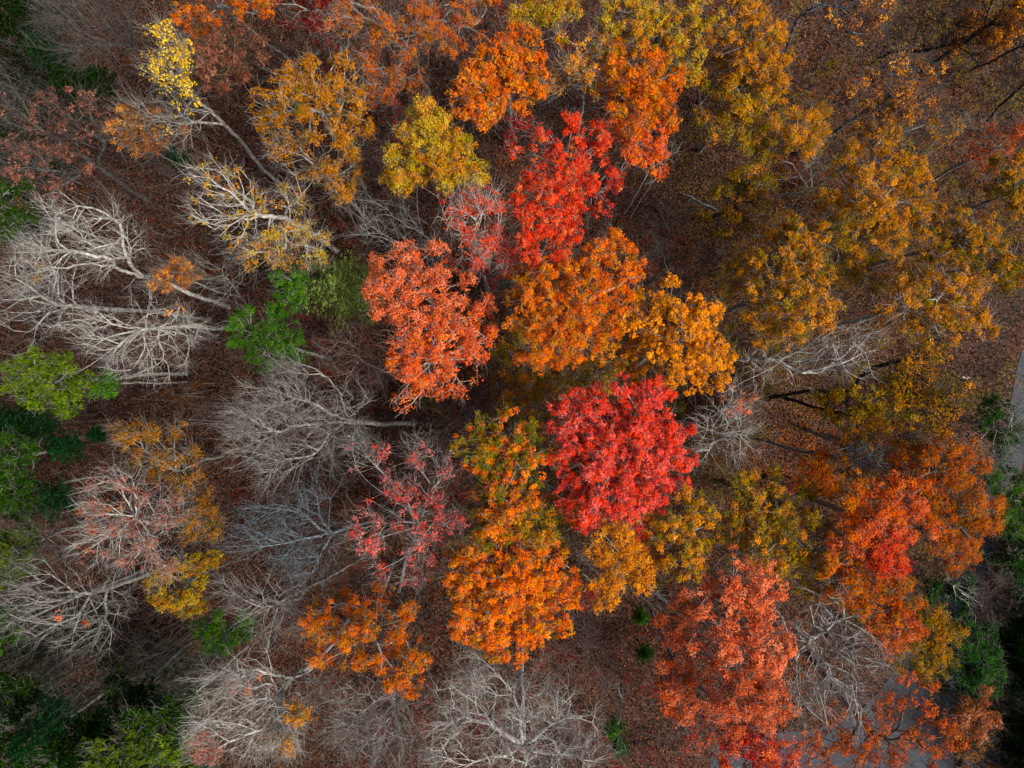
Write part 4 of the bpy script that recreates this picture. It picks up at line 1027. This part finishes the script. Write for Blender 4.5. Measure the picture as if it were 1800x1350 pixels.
tree('bare_tree', 'black leaning trunk of a bare tree at the right edge above the orange-red foliage',
     [(1800, 150, 44, 19), (1830, 120, 40, 20)], base=(1718, 230), bark='dark', tw=1.0, rt=.026, **bare)
tree('bare_tree', 'second black leaning trunk at the right edge, above the first',
     [(1810, 60, 44, 20), (1780, 110, 30, 17)], base=(1705, 125), bark='dark', tw=1.0, rt=.024, **bare)
tree('maple_tree', 'dark orange-red thin foliage at the right edge in the upper right',
     [(1760, 260, 34, 11, .5), (1730, 280, 28, 10, .5), (1785, 240, 26, 12, .6), (1710, 250, 22, 10, .4)], 'redor', dens=.5, group=G_RED, dim=0.57)
tree('oak_tree', 'olive crown cut by the right edge, higher of two',
     [(1785, 310, 38, 15), (1770, 345, 32, 14, .8), (1795, 370, 26, 14)], 'olive', dens=.82, base=(1640, 400), group=G_OR, dim=0.77, bark='blue')
tree('oak_tree', 'olive crown cut by the right edge, lower of two',
     [(1775, 450, 32, 15), (1795, 480, 28, 15), (1770, 490, 24, 14)], 'olive', dens=.85, base=(1650, 480), group=G_OR, dim=0.77)
tree('oak_tree', 'olive-orange crown left of the two cut by the right edge',
     [(1690, 420, 44, 17), (1730, 450, 34, 17), (1650, 440, 36, 16, .8), (1720, 410, 26, 17), (1640, 400, 30, 15, .8, 'olive')], 'tawny', dens=.85, base=(1520, 470), group=G_OR, dim=0.77)
tree('oak_tree', 'grey-limbed muted orange crown below the olive-orange one at the right',
     [(1640, 520, 42, 17), (1690, 550, 38, 17), (1600, 530, 38, 16, .8), (1650, 580, 34, 17, .8), (1700, 510, 28, 17), (1590, 490, 30, 15, .8), (1570, 560, 26, 14, .5), (1720, 575, 22, 17)],
     'tawny', dens=.82, base=(1470, 570), group=G_OR, dim=0.87, bark='white')
tree('bare_tree', 'low straw-grey bare tree right of the grey-limbed orange crown',
     [(1760, 560, 32, 12), (1790, 530, 30, 12), (1740, 600, 26, 10), (1720, 610, 20, 10)], base=(1640, 600), bark='grey_dimmed', tw=1.3, rt=.014, **bare)
tree('bare_tree', 'bare tree with long crooked horizontal limbs above the vermilion pair',
     [(660, 410, 40, 12), (720, 425, 38, 11), (700, 390, 34, 12), (770, 440, 30, 10), (640, 370, 30, 12), (720, 350, 30, 11)], base=(840, 490), bark='pale', tw=1.1, rt=.018, **bare,
     limbs=[[(790, 450, 7), (730, 435, 10), (680, 415, 12), (640, 395, 14)], [(790, 445, 7), (740, 410, 11), (700, 385, 12), (640, 400, 14)]])
tree('bare_tree', 'slim pale slanting sapling below the small ragged orange crown, left one',
     [(1140, 300, 10, 9), (1150, 290, 9, 10)], base=(1096, 378), bark='white', tw=.5, rt=.02, **bare)
tree('bare_tree', 'slim pale slanting sapling below the small ragged orange crown, right one',
     [(1178, 272, 12, 10), (1186, 258, 10, 11)], base=(1106, 385), bark='white', tw=.6, rt=.02, **bare)
tree('bare_tree', 'hazy brown bare tree in the middle between the two vermilion maples and olive crown',
     [(780, 740, 40, 9), (830, 700, 34, 8), (760, 790, 34, 9), (830, 740, 26, 8)], base=(810, 735), bark='purple', tw=1.3, rt=.013, **bare)
tree('bare_tree', 'fine reddish-brown bare tree at the gap left of the rose-red maple',
     [(970, 720, 28, 8), (975, 790, 22, 8), (950, 850, 20, 7)], bark='purple', tw=1.3, rt=.012, **bare)
tree('bare_tree', 'low hazy bare tree right of the lone yellow crown',
     [(860, 260, 28, 9), (880, 310, 26, 8), (840, 330, 20, 8)], bark='purple', tw=1.0, rt=.012, **bare)
tree('bare_tree', 'low hazy bare tree left of the lone yellow crown',
     [(670, 240, 26, 8), (650, 300, 28, 9), (680, 200, 24, 8)], bark='purple', tw=1.0, rt=.012, **bare)
tree('bare_tree', 'low straggly bare tree in the brown gap right of the pure orange crown',
     [(1020, 980, 28, 8), (1040, 1060, 24, 7), (1160, 1060, 24, 7)], bark='pale', tw=1.0, rt=.012, **bare)
tree('maple_tree', 'dull red understory tree below the crossing trunks near the top',
     [(720, 195, 28, 6, .35), (680, 210, 20, 6, .3)], 'crimson', dens=.35, group=G_UND, rt=.011)
tree('maple_tree', 'thin dark red understory tree left of the scarlet column foot',
     [(890, 440, 22, 8, .5), (860, 480, 24, 8, .4), (800, 450, 18, 9, .5)], 'crimson', dens=.4, group=G_UND, rt=.011)
tree('shrub', 'pair of dark green low bushes at the foot of the scarlet column',
     [(885, 490, 18, 5, .5), (985, 460, 20, 8, .6)], 'dkgreen', dens=.6, leaf=.13, cat_='shrub', group=G_UND, rt=.01)

# --- small things on the ground
def fallen(name, label, a, b, r, bark, cat_, z=.12):
    A, B = px(*a), px(*b); n = 7
    u = np.linspace(0, 1, n)[:, None]; P = A * (1 - u) + B * u; rg = np.random.default_rng(int(a[0]))
    P = P + rg.normal(0, .05, (n, 3)) * [1, 1, .2]; P[:, 2] = z
    o0 = P[0].copy(); T = norm(np.diff(P, axis=0)); R_ = r * (1 - np.linspace(0, 1, n) * .5)
    V, Q = tubes(P[:-1], T, R_[:-1], P[1:], np.vstack([T[1:], T[-1:]]), R_[1:], 8)
    caps = []
    k_ = 8; c = len(V)
    V = np.vstack([V, P[0] - T[0] * r * .2, P[-1] + T[-1] * r * .2])
    for i in range(k_):
        j = (i + 1) % k_; caps.append([c, j, i, i]); e = (n - 2) * 16 + 8; caps.append([c + 1, e + i, e + j, e + j])
    side = [2, 4]
    parts = [(V, Q)]
    for s_ in side:
        d = norm(np.cross(T[s_ - 1], [0, 0, 1.]) * rg.choice([-1, 1]) + T[s_ - 1] * .6 + [0, 0, .3])
        g, _ = spray(rg, P[s_][None], d[None], 2, 1.2, r * .35, .3); parts.append(g)
    V, Q = cat(parts)
    o = mesh_obj(name, V - o0, Q, [bark_mat(bark)], smooth=True); o.location = o0
    prop(o, label=label, category=cat_, group='fallen branches')


fallen('fallen_branch', 'short white fallen branch on the brown ground left of the road', (1690, 662), (1705, 667), .09, 'white', 'branch')
fallen('fallen_branch', 'pale fallen branch on litter below the golden drooping crown', (1025, 1008), (1048, 1025), .08, 'pale', 'branch')
fallen('fallen_branch', 'long pale fallen branch under the tilted bare tree at the upper right', (1260, 370), (1200, 340), .1, 'blue', 'branch')
fallen('fallen_log', 'dark fallen log in the gap right of the bright orange crown', (1178, 455), (1190, 490), .16, 'dark', 'log')
fallen('fallen_log', 'blue-grey fallen log between the golden drooping crowns and the salmon one', (1128, 1018), (1185, 1070), .24, 'blue', 'log')
fallen('fallen_log', 'dark log on the brown ground at the bottom, left of the paved lot', (1215, 1200), (1262, 1255), .2, 'dark', 'log')
fallen('fallen_branch', 'thin pale branch lying in the brown clearing at the left', (330, 738), (425, 742), .04, 'grey', 'branch')


def stone(label, x, y, r, n=1, kind='thing', name='boulder'):
    rg = np.random.default_rng(int(x + y)); parts = []
    c0 = px(x, y, 0)
    for i in range(n):
        c = c0 + (rg.normal(0, r * 1.6, 3) * [1, 1, 0] if n > 1 else 0)
        rr = r * (rg.uniform(.25, .7) if n > 1 else 1)
        th = np.linspace(0, np.pi, 9); ph_ = np.arange(14) * 2 * np.pi / 14
        X = np.sin(th)[:, None] * np.cos(ph_); Y = np.sin(th)[:, None] * np.sin(ph_); Z = np.cos(th)[:, None] * np.ones(14)
        P = np.stack([X, Y, Z], -1).reshape(-1, 3)
        P = P * (1 + .18 * np.sin(P[:, :1] * 3.1 + i) + .14 * np.cos(P[:, 1:2] * 4.3 + i * 2) + rg.normal(0, .035, (len(P), 1)))
        P = P * rr * [1, .8, .55] + c + [0, 0, rr * .25]
        a = np.arange(8 * 14).reshape(8, 14); b = np.roll(a, -1, 1)
        Q = np.stack([a, a + 14, b + 14, b], -1).reshape(-1, 4); parts.append((P, Q))
    V, Q = cat(parts); o = mesh_obj(name, V - c0, Q, [bark_mat('blue')]); o.location = c0
    if kind == 'thing': prop(o, label=label, category='stone')
    else: prop(o, kind='stuff', label=label)


stone('grey boulder in the brown gap right of the lower vermilion maple', 862, 612, .45)
stone('heap of pale broken stones beside the paved lot in the bottom right corner', 1722, 1338, .55, 40, 'stuff', 'rubble')


def build_fallen():
    """leaves on the ground below the crowns they dropped from"""
    rng = np.random.default_rng(77)
    for pal, lb in (('orange', 'orange leaves dropped below the orange crowns'), ('crimson', 'dark red leaves dropped below the red crowns'), ('olive', 'olive-gold leaves dropped below the gold crowns')):
        grp = {'orange': ('orange', 'amber', 'salmon', 'redor', 'brown'), 'crimson': ('rose', 'scarlet', 'crimson', 'coral', 'pink'), 'olive': ('tawny', 'olive', 'gold', 'grnor', 'rust')}[pal]
        C = []
        for x, y, R, pl in FALLEN:
            if pl not in grp: continue
            n = int(34 * R * R); a = rng.uniform(0, 6.283, n); r = R * 1.9 * np.abs(rng.normal(0, .6, n))
            C.append(np.stack([x + r * np.cos(a), y + r * np.sin(a)], 1))
        C = np.concatenate(C); x, y = C[:, 0], C[:, 1]
        z = np.maximum(.14 * np.sin(x * .31 + 1) * np.cos(y * .27) + .08 * np.sin(x * .83) * np.sin(y * .71 + 2), 0) + .09
        V, Q = leaf_quads(rng, np.stack([x, y, z], 1), .13, up=1.3, asp=.7)
        o = mesh_obj('fallen_leaves', V, Q, [leaf_mat(pal, .55)], tint=rng.random(len(x))); prop(o, kind='stuff', label=lb)


build_fallen()
